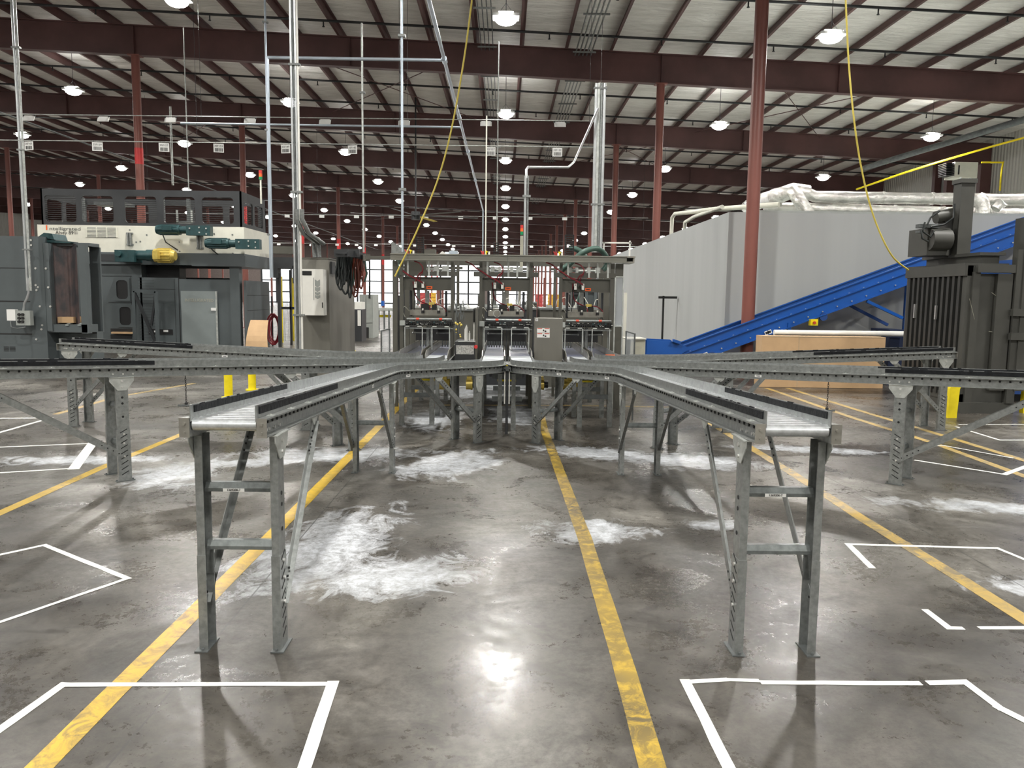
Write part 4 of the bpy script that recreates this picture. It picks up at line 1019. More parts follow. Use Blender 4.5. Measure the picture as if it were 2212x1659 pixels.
# ---------------------------------------------------------------- vertical baler
XB=5.86; YB0=10.0; YB1=11.5; XB1=fl(2172,892).x; zt0=at(2087,573,YB0).z
t=T('vertical_baler','dark olive grey vertical baler press with ribbed side and tall ram cylinder','baler',((XB+XB1)/2,(YB0+YB1)/2,0))
O('chamber',MB().box(XB+.04,YB0+.02,.05,XB1,YB1,zt0-.1),'balergrey',t)
O('base_skid',MB().box(XB-.02,YB0-.04,0,XB1+.05,YB1+.04,.14),'balergrey',t)
m=MB()
for k in range(11):
    y=YB0+.12+k*.125; m.box(XB-.05,y,.2,XB+.045,y+.055,zt0-.12)
O('side_rib',m,'ribdark',t)
O('side_frame',MB().box(XB-.03,YB0-.0,.14,XB+.04,YB0+.1,zt0).box(XB-.03,YB1-.08,.14,XB+.04,YB1,zt0).box(XB-.06,YB0,zt0-.13,XB+.06,YB1,zt0).box(XB-.03,YB0,.14,XB+.04,YB1,.24),'balergrey',t)
f=MB().box(XB+.06,YB0-.07,zt0-.09,XB1+.02,YB0+.03,zt0+.01).box(XB+.03,YB0-.03,.14,XB+.12,YB0+.02,zt0-.08).box(XB+.33,YB0-.05,.3,XB+.52,YB0+.02,zt0-.1).box(XB1-.08,YB0-.08,.14,XB1+.02,YB0+.02,zt0+.2); O('front_frame',f,'balergrey',t)
f=MB().box(XB1-.0,YB0-.1,.3,XB1+.12,YB0+.15,at(2190,470,YB0).z); po=O('guide_post',f,'balergrey',t)
f=MB(); z=.8
while z<at(2190,470,YB0).z-.1: f.box(XB1+.105,YB0-.104,z,XB1+.118,YB0-.1,z+.02); z+=.045
O('slots',f,'hole',po)
for z in (.95,1.25): O('hinge',MB().box(XB1-.12,YB0-.14,z,XB1+.1,YB0-.08,z+.09),'balergrey',t)
zt1=at(2060,545,YB0).z; 
O('head_box',MB().box(XB-.02+.2,YB0+.1,zt0,XB1-.2,YB1-.1,zt1).box(XB-.04,YB0+.05,zt0-.02,XB1-.1,YB1,zt0+.03),'balergrey',t)
O('head_flange',MB().box(XB+.14,YB0+.05,zt1-.03,XB1-.15,YB1-.05,zt1+.01),'balergrey',t)
cx_=at(2080,450,YB0+.7); O('ram_cylinder',MB().box(cx_.x-.09,cx_.y-.09,zt1,cx_.x+.09,cx_.y+.09,at(2080,392,YB0+.7).z).box(cx_.x-.11,cx_.y-.11,at(2080,397,YB0+.7).z,cx_.x+.11,cx_.y+.11,at(2080,388,YB0+.7).z),'balergrey',t)
O('ram_bolts',MB().cyl((cx_.x-.06,cx_.y,at(2080,390,YB0+.7).z),(cx_.x-.06,cx_.y,at(2080,383,YB0+.7).z),.015,8).cyl((cx_.x+.07,cx_.y,at(2080,390,YB0+.7).z),(cx_.x+.07,cx_.y,at(2080,384,YB0+.7).z),.015,8),'galvlight',t)
q=at(2015,520,YB0+.9); O('oil_tank',MB().box(q.x-.18,q.y-.2,zt1,q.x+.12,q.y+.3,at(2015,495,YB0+.9).z).cyl((q.x-.16,q.y-.21,q.z),(q.x+.1,q.y-.21,q.z),.14,14),'balergrey',t)
q=at(2035,467,YB0+.8); O('pump_motor',MB().cyl((q.x-.09,q.y,q.z-.02),(q.x+.16,q.y,q.z+.03),.085,16),'balergrey',t); O('pump_stand',MB().box(q.x+.02,q.y-.05,zt1,q.x+.14,q.y+.12,q.z+.02),'ribdark',t)
for k,P in enumerate([[(2000,490),(1990,498),(1992,515),(2005,522)],[(2030,455),(2010,470),(2002,486)],[(2062,440),(2060,470),(2040,485),(2010,490)],[(1998,480),(1993,500),(2010,512),(2018,500)]]):
    O('hydraulic_hose',MB().tube([at(x,y,YB0+.6) for x,y in P],.014,6),'blackhose',t)
O('valve_block',MB().R(1986,484,2030,492,YB0+.65,.1).R(1984,498,1996,503,YB0+.6,.08),'galvdark',t)
for z in (.9,1.0):
    q=at(2008+(z-.9)*470,668,YB0); 
for py,px in ((665,1985),(668,2030)):
    yq=YB0+ (1.15 if px<2000 else .6); O('side_latch',MB().box(XB-.075,yq,at(px,py+22,yq).z,XB-.05,yq+.03,at(px,py-8,yq).z),'bolt',t)
O('chalk_mark',MB().tube([at(2142,632,YB0-.03),at(2153,640,YB0-.03),at(2156,665,YB0-.03),at(2157,700,YB0-.03),at(2150,718,YB0-.03),at(2136,716,YB0-.03)],.003,5).tube([at(2105,690,YB0-.04),at(2100,668,YB0-.04),at(2094,645,YB0-.04)],.002,4),'tan',t)
# blue container behind baler
t=T('blue_dumpster','blue steel container cut by the right edge behind the baler','container',(7.3,11.6,0)); xx=at(2196,600,11.3).x
O('body',MB().box(xx,11.2,.12,xx+1.6,12.4,at(2200,560,11.3).z),'blue',t); O('rim',MB().box(xx-.04,11.15,at(2200,655,11.3).z,xx+1.6,11.2,at(2200,640,11.3).z).box(xx-.04,11.1,.12,xx+1.6,11.2,.25),'bluedark',t); O('white_label',MB().R(2203,650,2216,682,11.14,.01),'sign',t); O('skid',MB().box(xx+.1,11.3,0,xx+1.5,12.3,.12),'black',t)
# bollards
def bollard(label,x,y,h,r=.055,bend=None):
    t=T('yellow_bollard',label,'bollard',(x,y,0),group='yellow bollards')
    if bend: 
        P=[(x,y,.02),(x,y,h-.12),(x+.01,y,h-.05),(x+.05,y,h-.01),(x+.3,y,h)]; O('post',MB().tube(P,r,16),'yellow',t)
    else: O('post',MB().cyl((x,y,0.02),(x,y,h-.03),r,16).sphere((x,y,h-.03),r,16,6,.6),'yellow',t)
    O('base_plate',MB().cyl((x,y,0),(x,y,.02),r*1.7,16),'yellow',t)
q=fl(494,860); bollard('yellow bollard behind the left conveyors, left one of the pair',q.x,q.y,.56,.055)
q=fl(545,843); bollard('yellow bollard behind the left conveyors, right one of the pair',q.x,q.y,.53,.055)
# the two right-hand guards in front of the baler
q=fl(2056,903); m=T('yellow_guard_bend','yellow bent guard rail end by the baler foot','guard rail',(q.x,q.y,0))
x,y=q.x,q.y; O('rail',MB().prism([(x-.055,y,0.0),(x+.06,y,0.0),(x+.075,y,.36),(x+.12,y,.44),(x+.02,y,.46),(x-.03,y,.43),(x-.045,y,.36)],(0,.08,0)),'yellow',m)
q=fl(2212,893); m=T('yellow_guard_bend','yellow guard cut by the right edge','guard rail',(q.x+.03,q.y,0)); x,y=q.x+.04,q.y
O('rail',MB().prism([(x-.055,y,0.0),(x+.06,y,0.0),(x+.06,y,.42),(x-.045,y,.42)],(0,.08,0)),'yellow',m)
# beige enclosure beside packing machine
Yq=13.0
t=T('beige_cabinet','low beige cabinet between the packing machine and the blue hopper','cabinet',(at(1378,750,Yq).x,Yq,0)); O('body',MB().box(at(1362,750,Yq).x,Yq,0,at(1394,750,Yq).x,Yq+.5,at(1378,734,Yq).z),'tan',t); O('lid',MB().box(at(1350,750,Yq).x,Yq-.03,at(1378,733,Yq).z,at(1395,750,Yq).x,Yq+.53,at(1378,731,Yq).z),'cream',t)
m=MB().box(at(1347,700,14.5).x,14.5,0,at(1353,700,14.5).x,14.56,at(1350,632,14.5).z); TO('white_post',m,'cream','cream upright post at the right end of the packing machine','post')
# ---------------------------------------------------------------- packing machine: three modules under one beam
YM=10.0
def mz(y,px=1090): return at(px,530+y/6.9125,YM).z
def mx(x,z=3): a=ZM[z]; return at(a[0]+x/a[2],640,YM).x
xl=at(846,557,YM).x; xr=at(1351,560,YM).x; xe=at(1368,560,YM).x
TO('white_rail',MB().R(1296,523,1364,526,14.0,.03).R(1359,520,1362,560,14.0,.03).R(1303,523,1306,560,14.0,.03),'whitepaint','white handrail standing behind the right end of the machine beam','rail')
t=T('overhead_beam','long grey steel channel beam across the top of the packing machine','beam',((xl+xr)/2,YM-.1,1.85))
zT=mz(148);zB=mz(245)
O('channel',MB().box(xl,YM-.14,zT-.012,xr,YM-.02,zT).box(xl,YM-.14,zB,xr,YM-.02,zB+.010).box(xl,YM-.12,zB,xr,YM-.08,zT-.002),'beamgrey',t)
O('splice_joint',MB().box(mx(1760),YM-.142,zB-.002,mx(1768),YM+.02,zT+.002),'galvdark',t)
O('end_opening_shade',MB().box(xr+.002,YM-.03,zB+.02,xe-.022,YM+.2,zT-.022),'ink',t)  # black block inside the open bracket, standing in for its shade
O('end_bracket',MB().box(xr,YM-.16,zT-.02,xe,YM+.3,zT).box(xr,YM-.16,zB,xe-.02,YM+.3,zB+.015).box(xe-.02,YM-.1,zB,xe,YM+.3,zT),'steelplate',t)
xa=at(790,549,YM+1.6).x
O('rear_channel',MB().box(xl-.1,YM+1.3,zB,xr,YM+1.38,zT),'olive',t)
O('left_extension',MB().box(at(789,557,YM).x,YM-.02,zB+.01,xl,YM+.06,zT-.03),'olive',t)
ctrs=[mx(567)+.0,mx(1747),mx(1285,4)]
names=['left','middle','right']; lanes=[(-1.10,-.79),(-.13,.19),(.85,1.16)]
def U(c,u): return c+u*.000848
for i,c in enumerate(ctrs):
    t=T('packing_module','%s packing module of the grey case packing machine, with black grid and red air hoses'%names[i],'packing machine',(c,YM,0),group=None)
    # posts
    ps=MB(); 
    xs2=[(-507,-437),(-405,-350),(353,398)] if i==0 else ([(-397,-350),(353,400)] if i==1 else [(-400,-355),(355,420),(435,545)])
    for a_,b_ in xs2:
        O('post',MB().box(U(c,a_),YM,0,U(c,b_),YM+.07,mz(250)),'olive',t)
        O('rear_post',MB().box(U(c,a_),YM+1.2,0,U(c,b_),YM+1.27,zT),'olive',t)
    O('header_panel',MB().box(U(c,-375),YM+.05,mz(685),U(c,378),YM+.08,mz(485)),'olive',t)
    O('header_lip',MB().box(U(c,-375),YM+.02,mz(497),U(c,378),YM+.06,mz(485)),'olive',t)
    O('cross_rail',MB().box(U(c,-400 if i==0 else -480),YM-.01,mz(470),U(c,480 if i<2 else 440),YM+.05,mz(398)),'olive',t)
    O('rear_rail',MB().box(U(c,-480),YM+.9,mz(330),U(c,470),YM+.95,mz(290)),'olive',t)
    if i==0: O('upper_panel',MB().box(U(c,-350),YM+.1,mz(470),U(c,-25),YM+.13,mz(250)),'olive',t)
    for u in (150,-290,20,300):
        O('hanger_strap',MB().box(U(c,u),YM-.03,mz(470),U(c,u+28),YM-.015,mz(250)),'galvlight',t)
    # see-through upper works: actuator bodies
    m=MB(); 
    for u,w_ in ((-240,60),(-120,40),(60,50),(190,70)): m.box(U(c,u),YM+.4,mz(400),U(c,u+w_),YM+.5,mz(300))
    m.cyl((U(c,-200),YM+.5,mz(350)),(U(c,250),YM+.5,mz(350)),.018,8); O('upper_actuator',m,'galvlight',t)
    for u in (-267,263):
        O('guide_rod',MB().cyl((U(c,u),YM+.2,mz(1080)),(U(c,u),YM+.2,mz(690)),.012,8).cyl((U(c,u+18),YM+.2,mz(1080)),(U(c,u+18),YM+.2,mz(690)),.006,6),'charcoal',t)
    O('lift_column',MB().box(U(c,-60),YM+.3,mz(980),U(c,0),YM+.36,mz(690)).cyl((U(c,-170),YM+.35,mz(900)),(U(c,-170),YM+.35,mz(600)),.022,10).cyl((U(c,380),YM+.12,mz(640)),(U(c,380),YM+.12,mz(480)),.020,10),'galv',t)
    # valves and orange label
    for u in (-182,-72):
        vm=MB().box(U(c,u),YM-.05,mz(650),U(c,u+36),YM+.04,mz(560)); vo=O('air_valve',vm,'whitepaint',t,label='white air valve')
        O('valve_port',MB().cyl((U(c,u+18),YM-.06,mz(580)),(U(c,u+18),YM-.05,mz(580)),.007,8).box(U(c,u-14),YM-.03,mz(655),U(c,u+6),YM+.03,mz(600)),'ink',vo)
    O('warning_label',MB().box(U(c,-12),YM+.044,mz(668),U(c,76),YM+.049,mz(622)),'orange',t,label='orange warning label')
    O('label_print',MB().box(U(c,6),YM+.042,mz(650),U(c,58),YM+.044,mz(640)),'ink',t)
    # hoses
    def hose(pts,r,mt,nm='air_hose'):
        P=[]; pts=[V((U(c,a_),YM+b_,mz(q_))) for a_,q_,b_ in pts]
        for k in range(len(pts)-1):
            p0=pts[max(k-1,0)];p1=pts[k];p2=pts[k+1];p3=pts[min(k+2,len(pts)-1)]
            for s_ in range(5):
                u=s_/5; P.append(.5*((2*p1)+(p2-p0)*u+(2*p0-5*p1+4*p2-p3)*u*u+(3*p1-p0-3*p2+p3)*u**3))
        P.append(pts[-1]); return O(nm,MB().tube(P,r,7),mt,t)
    hose([(-180,255,-.05),(-100,285,-.07),(-50,350,-.08),(-60,410,-.08),(-110,450,-.06),(-165,560,-.02)],.0075,'redhose','red_hose')
    hose([(-350,400,-.02),(-250,470,-.06),(-150,520,-.08),(-60,575,-.05),(-30,610,0)],.010,'redhose','red_hose')
    hose([(-50,420,-.07),(-90,470,-.07),(-100,560,-.02)],.006,'redhose','red_hose')
    hose([(-200,560,-.02),(-190,700,.05),(-160,800,.1),(-90,860,.1),(-10,890,.15)],.008,'redhose','red_hose')
    hose([(-20,890,.15),(30,930,.1),(40,1000,.1)],.007,'redhose','red_hose'); hose([(60,890,.15),(170,900,.1),(260,960,.1),(275,1010,.1)],.007,'redhose','red_hose')
    hose([(-200,650,.0),(-190,800,.08),(-205,1000,.1)],.006,'ink','black_hose')
    if i!=0: hose([(-600,250,.0),(-520,280,-.03),(-440,350,-.05),(-350,400,-.02)],.009,'redhose','red_hose')
    hose([(-280,1000,.12),(-340,930,.05),(-360,1000,.03),(-330,1090,.05)],.005,'pvc','white_tube')
    # picking head
    hd=O('picking_head',MB().box(U(c,-260),YM+.05,mz(1062),U(c,270),YM+.5,mz(980)).box(U(c,-200),YM+.15,mz(980),U(c,220),YM+.4,mz(950)),'steelplate',t)
    m=MB(); m.box(U(c,-100),YM+.1,mz(985),U(c,20),YM+.3,mz(890)); m.box(U(c,60),YM+.1,mz(980),U(c,130),YM+.25,mz(900)); O('vacuum_block',m,'ink',hd)
    O('manifold',MB().box(U(c,20),YM+.1,mz(905),U(c,100),YM+.2,mz(865)),'gold',hd)
    for u in (-60,175):
        m=MB().cyl((U(c,u),YM+.0,mz(1030)),(U(c,u),YM+.0,mz(985)),.020,12); o_=O('suction_motor',m,'ink',hd); O('white_cap',MB().cyl((U(c,u),YM+.0,mz(985)),(U(c,u),YM+.0,mz(955)),.010,10),'whitepaint',o_)
    O('hand_wheel',MB().tube([(U(c,-130)+.045*math.cos(k*.63),YM-.02,mz(1020)+.045*math.sin(k*.63)) for k in range(11)],.004,6),'galvlight',hd) if i==1 else None
    # gripper grid
    O('grid_tube',MB().cyl((U(c,-290),YM-.06,mz(1112)),(U(c,375),YM-.06,mz(1112)),.013,12),'galv',t)
    for u in (-150,190): O('red_collar',MB().cyl((U(c,u),YM-.06,mz(1112)),(U(c,u+45),YM-.06,mz(1112)),.0145,12),'inkred',t)
    m=MB(); m.box(U(c,-330),YM-.02,mz(1210),U(c,390),YM+.45,mz(1190)); m.cyl((U(c,-330),YM-.05,mz(1150)),(U(c,390),YM-.05,mz(1150)),.010,8); m.cyl((U(c,-330),YM-.05,mz(1178)),(U(c,400),YM-.05,mz(1178)),.008,8)
    random.seed(50+i)
    for k in range(22): u=-325+k*33; m.box(U(c,u),YM-.06,mz(1205+random.uniform(-6,6)),U(c,u+random.uniform(10,20)),YM+.0,mz(random.uniform(1120,1150)))
    O('gripper_grid',m,'ink',t)
    m=MB()
    for k in range(18): u=-310+random.random()*690; q_=random.choice((1145,1172,1185)); m.box(U(c,u),YM-.075,mz(q_+random.uniform(3,9)),U(c,u+random.uniform(12,40)),YM-.06,mz(q_))
    O('bright_clips',m,'bolt',t)
    m=MB()
    for k in range(5): u=-300+random.random()*650; m.box(U(c,u),YM-.074,mz(1168),U(c,u+18),YM-.06,mz(1150))
    O('blue_green_fittings',m,'teal',t)
    for u in (-317,83):
        m=MB()
        m.box(U(c,u),YM-.12,mz(1228),U(c,u+270),YM-.10,mz(1212)); m.box(U(c,u),YM-.12,mz(1560),U(c,u+13),YM-.10,mz(1212)); m.box(U(c,u+257),YM-.12,mz(1580),U(c,u+270),YM-.10,mz(1212))
        O('lane_guide_hoop',m,'galvlight',t)
        O('hoop_insert',MB().box(U(c,u+75),YM-.122,mz(1232),U(c,u+190),YM-.118,mz(1212)),'ink',t)
    O('drive_box',MB().box(U(c,-385),YM-.12,mz(1208),U(c,-312),YM+.0,mz(1138)),'palegrey',t)
    O('lower_rail',MB().box(U(c,-330),YM-.03,mz(1262),U(c,390),YM-.0,mz(1242)),'galv',t)
    # dark works between the posts below the grid
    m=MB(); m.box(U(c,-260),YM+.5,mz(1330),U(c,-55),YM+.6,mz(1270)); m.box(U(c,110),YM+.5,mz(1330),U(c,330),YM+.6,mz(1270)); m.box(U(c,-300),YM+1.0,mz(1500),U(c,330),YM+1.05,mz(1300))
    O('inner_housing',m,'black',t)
    m=MB(); m.cyl((U(c,-265),YM+.45,mz(1345)),(U(c,-50),YM+.45,mz(1345)),.008,8).cyl((U(c,100),YM+.45,mz(1345)),(U(c,320),YM+.45,mz(1345)),.008,8)
    for u in (-265,-60,110,315): m.sphere((U(c,u),YM+.43,mz(1345)),.014,8,6)
    O('shaft',m,'galvlight',t)
    for u in (-30,25): O('inner_post',MB().box(U(c,u),YM+.2,.3,U(c,u+38),YM+.25,mz(1230)),'galv' if i!=1 else 'olive',t)
    for u in (-340,345): O('side_rod',MB().box(U(c,u),YM+.05,.6,U(c,u+14),YM+.07,mz(1220)),'galvlight',t)
    # lanes
    for j,lx in enumerate(lanes[i]):
        m=MB(); m.box(lx-.12,9.12 if i!=1 else 8.78,.685,lx+.12,9.55,.70); ln=O('lane_slide',m,'beltwhite',t,label='bright steel slide plate')
        O('lane_belt',MB().box(lx-.12,9.55,.68,lx+.12,11.6,.70),'belt',t,label='dark blue lane belt')
        m=MB()
        for sg in (-1,1): 
            a_=V((lx+sg*.13,9.3,.80)); m.box(lx+sg*.13-.004,9.3,.66,lx+sg*.13+.004,11.6,.66+.12)
            m.prism([(lx+sg*.13-.004,9.12,.69),(lx+sg*.13-.004,9.3,.69),(lx+sg*.13-.004,9.3,.78),(lx+sg*.13-.004,9.12,.73)],(.008,0,0))
        O('lane_side_wall',m,'steelplate',t)
        O('lane_bed',MB().box(lx-.15,9.12,.60,lx+.15,11.6,.66),'galvdark',t)
        m=MB()
        for k in range(6): m.cyl((lx-.09+k*.036,11.2,.70),(lx-.09+k*.036,11.2,.78),.010,8)
        O('stop_pins',m,'galvdark',t)
    x0,x1=lanes[i][0],lanes[i][1]
    # support frame under the lanes
    for yy in ((8.57,9.28,10.6) if i!=1 else (8.32,9.28,10.6)):
        for xx in (x0-.02,x1+.0) if i!=1 else ((-.275,-.045,.10,.37) if yy<8.6 else (-.265,.36)):
            xx2=xx+(.0)
            lg=MB().prism([(xx2-.022,yy,.0),(xx2+.022,yy,.0),(xx2+.022,yy+.03,.0),(xx2-.022,yy+.03,.0)],(0,0,.6)); lo=O('frame_leg',lg,'galv',t)
            O('foot_sleeve',MB().box(xx2-.027,yy-.004,0,xx2+.027,yy+.034,.26),'galv',lo)
        O('frame_crossbar',MB().box(x0,yy+.002,.31,x1,yy+.028,.36).box(x0,yy+.002,.55,x1,yy+.028,.60),'galvdark',t)
    o_=O('drive_pan',MB().box(x0-.05,9.4,.46,x1+.05,10.5,.53),'charcoal',t)
    O('yellow_guard',MB().box(x0+.05,9.38,.53,x1-.03,9.44,.60).box(x0+.05,9.45,.40,x1-.05,9.5,.42),'yellow',t,label='yellow chain guard')
    # gold motors
    for (px,py,w_) in ([(960,830,24)] if i==0 else [(1014,830,14),(1168,830,14)] if i==1 else [(1230,830,34)]):
        q=at(px,py,9.7); L_=w_*9.7/1705
        mo=O('gold_motor',MB().cyl((q.x-L_/2,q.y,q.z),(q.x+L_/2,q.y,q.z),.066,20).cyl((q.x+L_/2-.02,q.y,q.z),(q.x+L_/2,q.y,q.z),.07,20).box(q.x-.03,q.y-.05,q.z+.06,q.x+.03,q.y+.05,q.z+.10),'gold',t,label='gold painted motor')
        O('motor_end',MB().cyl((q.x+L_/2,q.y,q.z),(q.x+L_/2+.05,q.y,q.z),.045,14),'ink',mo)
# middle twin guide strips that catch the light between the two front conveyors
m=T('light_curtain_post','pair of slim bright upright strips between the two centre conveyors','sensor',(.03,8.05,0))
for x in (0.005,.052): O('strip',MB().box(x-.006,8.03,at(1095,872,8.05).z,x+.006,8.045,at(1095,797,8.05).z),'whitepaint',m)
O('mount_post',MB().box(.015,8.06,0,.043,8.1,.68),'charcoal',m); O('head_block',MB().box(-.01,8.03,.66,.07,8.1,.70),'galvdark',m)
# control panel between middle and right modules
Yp=9.3
t=T('operator_cabinet','upright olive grey control panel with two white warning labels beside the middle module','control panel',(az(4,720,1300,Yp).x,Yp,0))
pa=az(4,522,1088,Yp); pb=az(4,928,1659,Yp)
O('cabinet_body',MB().box(pa.x,Yp,0.60,pb.x,Yp+.3,pa.z),'cabinetolive',t); O('cabinet_leg',MB().box(pa.x+.02,Yp+.05,0,pa.x+.06,Yp+.1,.61),'olive',t); O('cabinet_leg',MB().box(pb.x-.06,Yp+.05,0,pb.x-.02,Yp+.1,.61),'olive',t)
for (y0,y1) in ((1236,1302),(1310,1375)):
    a_=az(4,553,y1,Yp); b_=az(4,743,y0,Yp); o_=O('warning_label',MB().box(a_.x,Yp-.004,a_.z,b_.x,Yp-.001,b_.z),'sign',t,label='white warning label with red heading')
    h=(b_.z-a_.z); O('label_heading',MB().box(a_.x+.004,Yp-.006,b_.z-h*.22,a_.x+.06,Yp-.004,b_.z-h*.06).box(b_.x-.06,Yp-.006,b_.z-h*.22,b_.x-.004,Yp-.004,b_.z-h*.06),'inkred',o_)
    O('label_symbol',MB().prism([(a_.x+.065,Yp-.006,a_.z+h*.3),(a_.x+.09,Yp-.006,a_.z+h*.3),(a_.x+.0775,Yp-.006,a_.z+h*.75)],(0,.002,0)).cyl((a_.x+.1,Yp-.006,a_.z+h*.3),(a_.x+.1,Yp-.004,a_.z+h*.3),.010,10),'ink',o_)
a_=az(4,530,1132,Yp); O('number_plate',MB().box(a_.x,Yp-.003,a_.z,a_.x+.03,Yp-.001,a_.z+.034),'sign',t); text('8',.034,(a_.x+.015,Yp-.005,a_.z+.017),t,'ink','plate_number')
# hopper unit between left and middle modules
Yp=9.6
t=T('parts_hopper','small grey hopper with textured steel front plate between the left and middle modules','hopper',(az(3,1140,1500,Yp).x,Yp,0))
def hx(x): return az(3,x,1300,Yp).x
def hz(y): return az(3,1140,y,Yp).z
O('hopper_body',MB().box(hx(985),Yp,0.56,hx(1290),Yp+.6,hz(1440)),'charcoal',t); 
mat('treadplate',(.42,.42,.40),.4,.4,.3,60,bump=.5)
O('front_plate',MB().box(hx(1008),Yp-.012,hz(1625),hx(1272),Yp-.002,hz(1492)),'treadplate',t); O('top_rail',MB().box(hx(1035),Yp-.02,hz(1442),hx(1292),Yp,hz(1428)),'galvlight',t)
O('stop_button',MB().cyl((hx(1303),Yp-.02,hz(1510)),(hx(1303),Yp-.06,hz(1510)),.022,12),'redband',t); O('side_panel',MB().box(hx(1290),Yp,.56,hx(1325),Yp+.3,hz(940)),'olive',t)
for x in (1000,1290): O('leg',MB().box(hx(x)-.02,Yp+.05,0,hx(x)+.02,Yp+.09,.57),'galv',t)
for k,(x,y0,y1,w_) in enumerate(((1140,1200,1395,28),(1190,1290,1390,14),(1260,1160,1400,12))):
    O('white_container',MB().cyl((hx(x),Yp+.25,hz(1440)),(hx(x),Yp+.25,hz(y0+30)),w_*.0008,12).cyl((hx(x),Yp+.25,hz(y0+30)),(hx(x),Yp+.25,hz(y0)),w_*.0004,10),'whitepaint',t)
m=MB(); random.seed(9)
for k in range(26): a_=V((hx(random.uniform(975,1110)),Yp+random.uniform(.1,.5),hz(random.uniform(950,1400)))); m.bar(a_,a_+V((random.uniform(-.03,.03),0,random.uniform(.05,.12))),.012)
O('gripper_parts',m,'galvdark',t)
m=MB()
for k in range(10): a_=V((hx(random.uniform(980,1090)),Yp+.08,hz(random.uniform(1150,1400)))); m.sphere(a_,random.uniform(.008,.018),8,6)
O('loose_fittings',m,'gold',t)
O('curved_chute',MB().tube([(hx(965),Yp+.8,hz(945)),(hx(1000),Yp+.8,hz(930)),(hx(1060),Yp+.8,hz(928)),(hx(1105),Yp+.8,hz(945))],.012,8).box(hx(960),Yp+.75,hz(985),hx(1110),Yp+.9,hz(975)),'galvlight',t)
# equipment on top of the beam
def mx3(x,Y=YM+.3): return az(3,x,100,Y).x
def mz3(y,Y=YM+.3): return az(3,1100,y,Y).z
Yt=YM+.35
for k,(z_,x0,x1,y0) in enumerate(((3,408,520,-130),(3,1560,1640,-55),(4,965,1110,-150))):
    A=az(z_,x0,140,Yt);B=az(z_,x1,y0,Yt); t=T('cable_chain','black articulated cable chain standing up above the %s packing module'%names[k],'cable chain',((A.x+B.x)/2,Yt,zT-.01))
    m=MB(); m.box(A.x,Yt,zT-.01,A.x+.012,Yt+.05,B.z); m.box(B.x-.012,Yt,zT-.01,B.x,Yt+.05,B.z); z=zT
    while z<B.z: m.box(A.x,Yt-.005,z,B.x,Yt+.055,z+.010); z+=.028
    O('chain_links',m,'ink',t)
    m=MB().box(A.x+.02,Yt+.02,zT-.01,A.x+.03,Yt+.03,B.z).box(A.x+.05,Yt+.02,zT-.01,A.x+.06,Yt+.03,B.z); O('inner_cables',m,'brownhose',t)
q0=az(3,528,138,Yt);q1=az(3,690,58,Yt); TO('junction_box',MB().box(q0.x,Yt,zT,q1.x,Yt+.2,q1.z),'olive','olive junction box on top of the beam over the left module','box')
q0=az(3,900,138,Yt);q1=az(3,1025,80,Yt); t=T('top_motor','pale blue green motor with an eye bolt lying on the beam','motor',((q0.x+q1.x)/2,Yt,zT)); O('motor_body',MB().box(q0.x,Yt,zT,q1.x,Yt+.15,q1.z).cyl((q0.x-.06,Yt+.06,(zT+q1.z)/2-.01),(q0.x,Yt+.06,(zT+q1.z)/2-.01),.03,12),'aluminium',t); O('eye_bolt',MB().tube([((q0.x+q1.x)/2+.016*math.cos(k),Yt+.05,q1.z+.018+.016*math.sin(k)) for k in range(8)],.004,6),'galvlight',t)
q0=az(3,740,140,Yt-.1); TO('paper_rag',MB().prism([(q0.x,Yt-.1,zT+.002),(q0.x+.10,Yt-.1,zT+.002),(q0.x+.09,Yt-.1,zT+.03),(q0.x+.05,Yt-.1,zT+.055),(q0.x+.02,Yt-.1,zT+.03)],(0,.08,0)),'whitepaint','crumpled white rag lying on the beam beside the motor','rag')
for k,(z_,x) in enumerate(((3,300),(3,1430),(4,860))):
    q=az(z_,x,140,YM-.06); t=T('hose_fitting','red and yellow hose fittings standing on the beam above the %s module'%names[k],'fitting',(q.x,YM-.06,zT))
    O('red_tube',MB().tube([(q.x-.03,YM-.06,zT+.002),(q.x-.035,YM-.06,zT+.03),(q.x-.05,YM-.06,zT+.05)],.006,6).cyl((q.x-.012,YM-.06,zT),(q.x-.02,YM-.06,zT+.045),.009,8),'redband',t); O('yellow_knob',MB().cyl((q.x+.02,YM-.06,zT),(q.x+.02,YM-.06,zT+.05),.008,8).box(q.x+.01,YM-.07,zT+.03,q.x+.04,YM-.05,zT+.042),'yellow',t); O('white_filter',MB().cyl((q.x+.055,YM-.06,zT),(q.x+.055,YM-.06,zT+.04),.012,10),'whitepaint',t)
# stack light
t=T('stack_light','stack light with red, orange and green lenses on a pale mast above the machine','stack light',(at(1128,545,10.6).x,10.6,zT))
x=at(1127,520,10.6).x; zq=lambda y:at(1127,y,10.6).z
O('mast',MB().box(x-.02,10.6,zT-.2,x+.02,10.64,zq(509)),'tan',t)
for nm,y0,y1,mt in (('green_lens',507,500,'greenlens'),('amber_lens',500,493,'orange'),('red_lens',493,486,'redband'),('black_cap',486,477,'ink')):
    if mt=='greenlens' and mt not in MT: mat('greenlens',(.01,.25,.09),.3,0,0)
    O(nm,MB().cyl((x,10.62,zq(y0)),(x,10.62,zq(y1)),.020,14),mt,t)
q=at(562,330,20.8); 
t=T('stack_light','small stack light on a thin pale mast above the right end of the palletizer','stack light',(at(563,400,20.8).x,20.8,at(565,410,20.8).z-.02)); x=at(563,385,20.8).x; zq=lambda y:at(563,y,20.8).z
O('mast',MB().cyl((x,20.8,zq(440)),(x,20.8,zq(388)),.025,8),'cream',t)
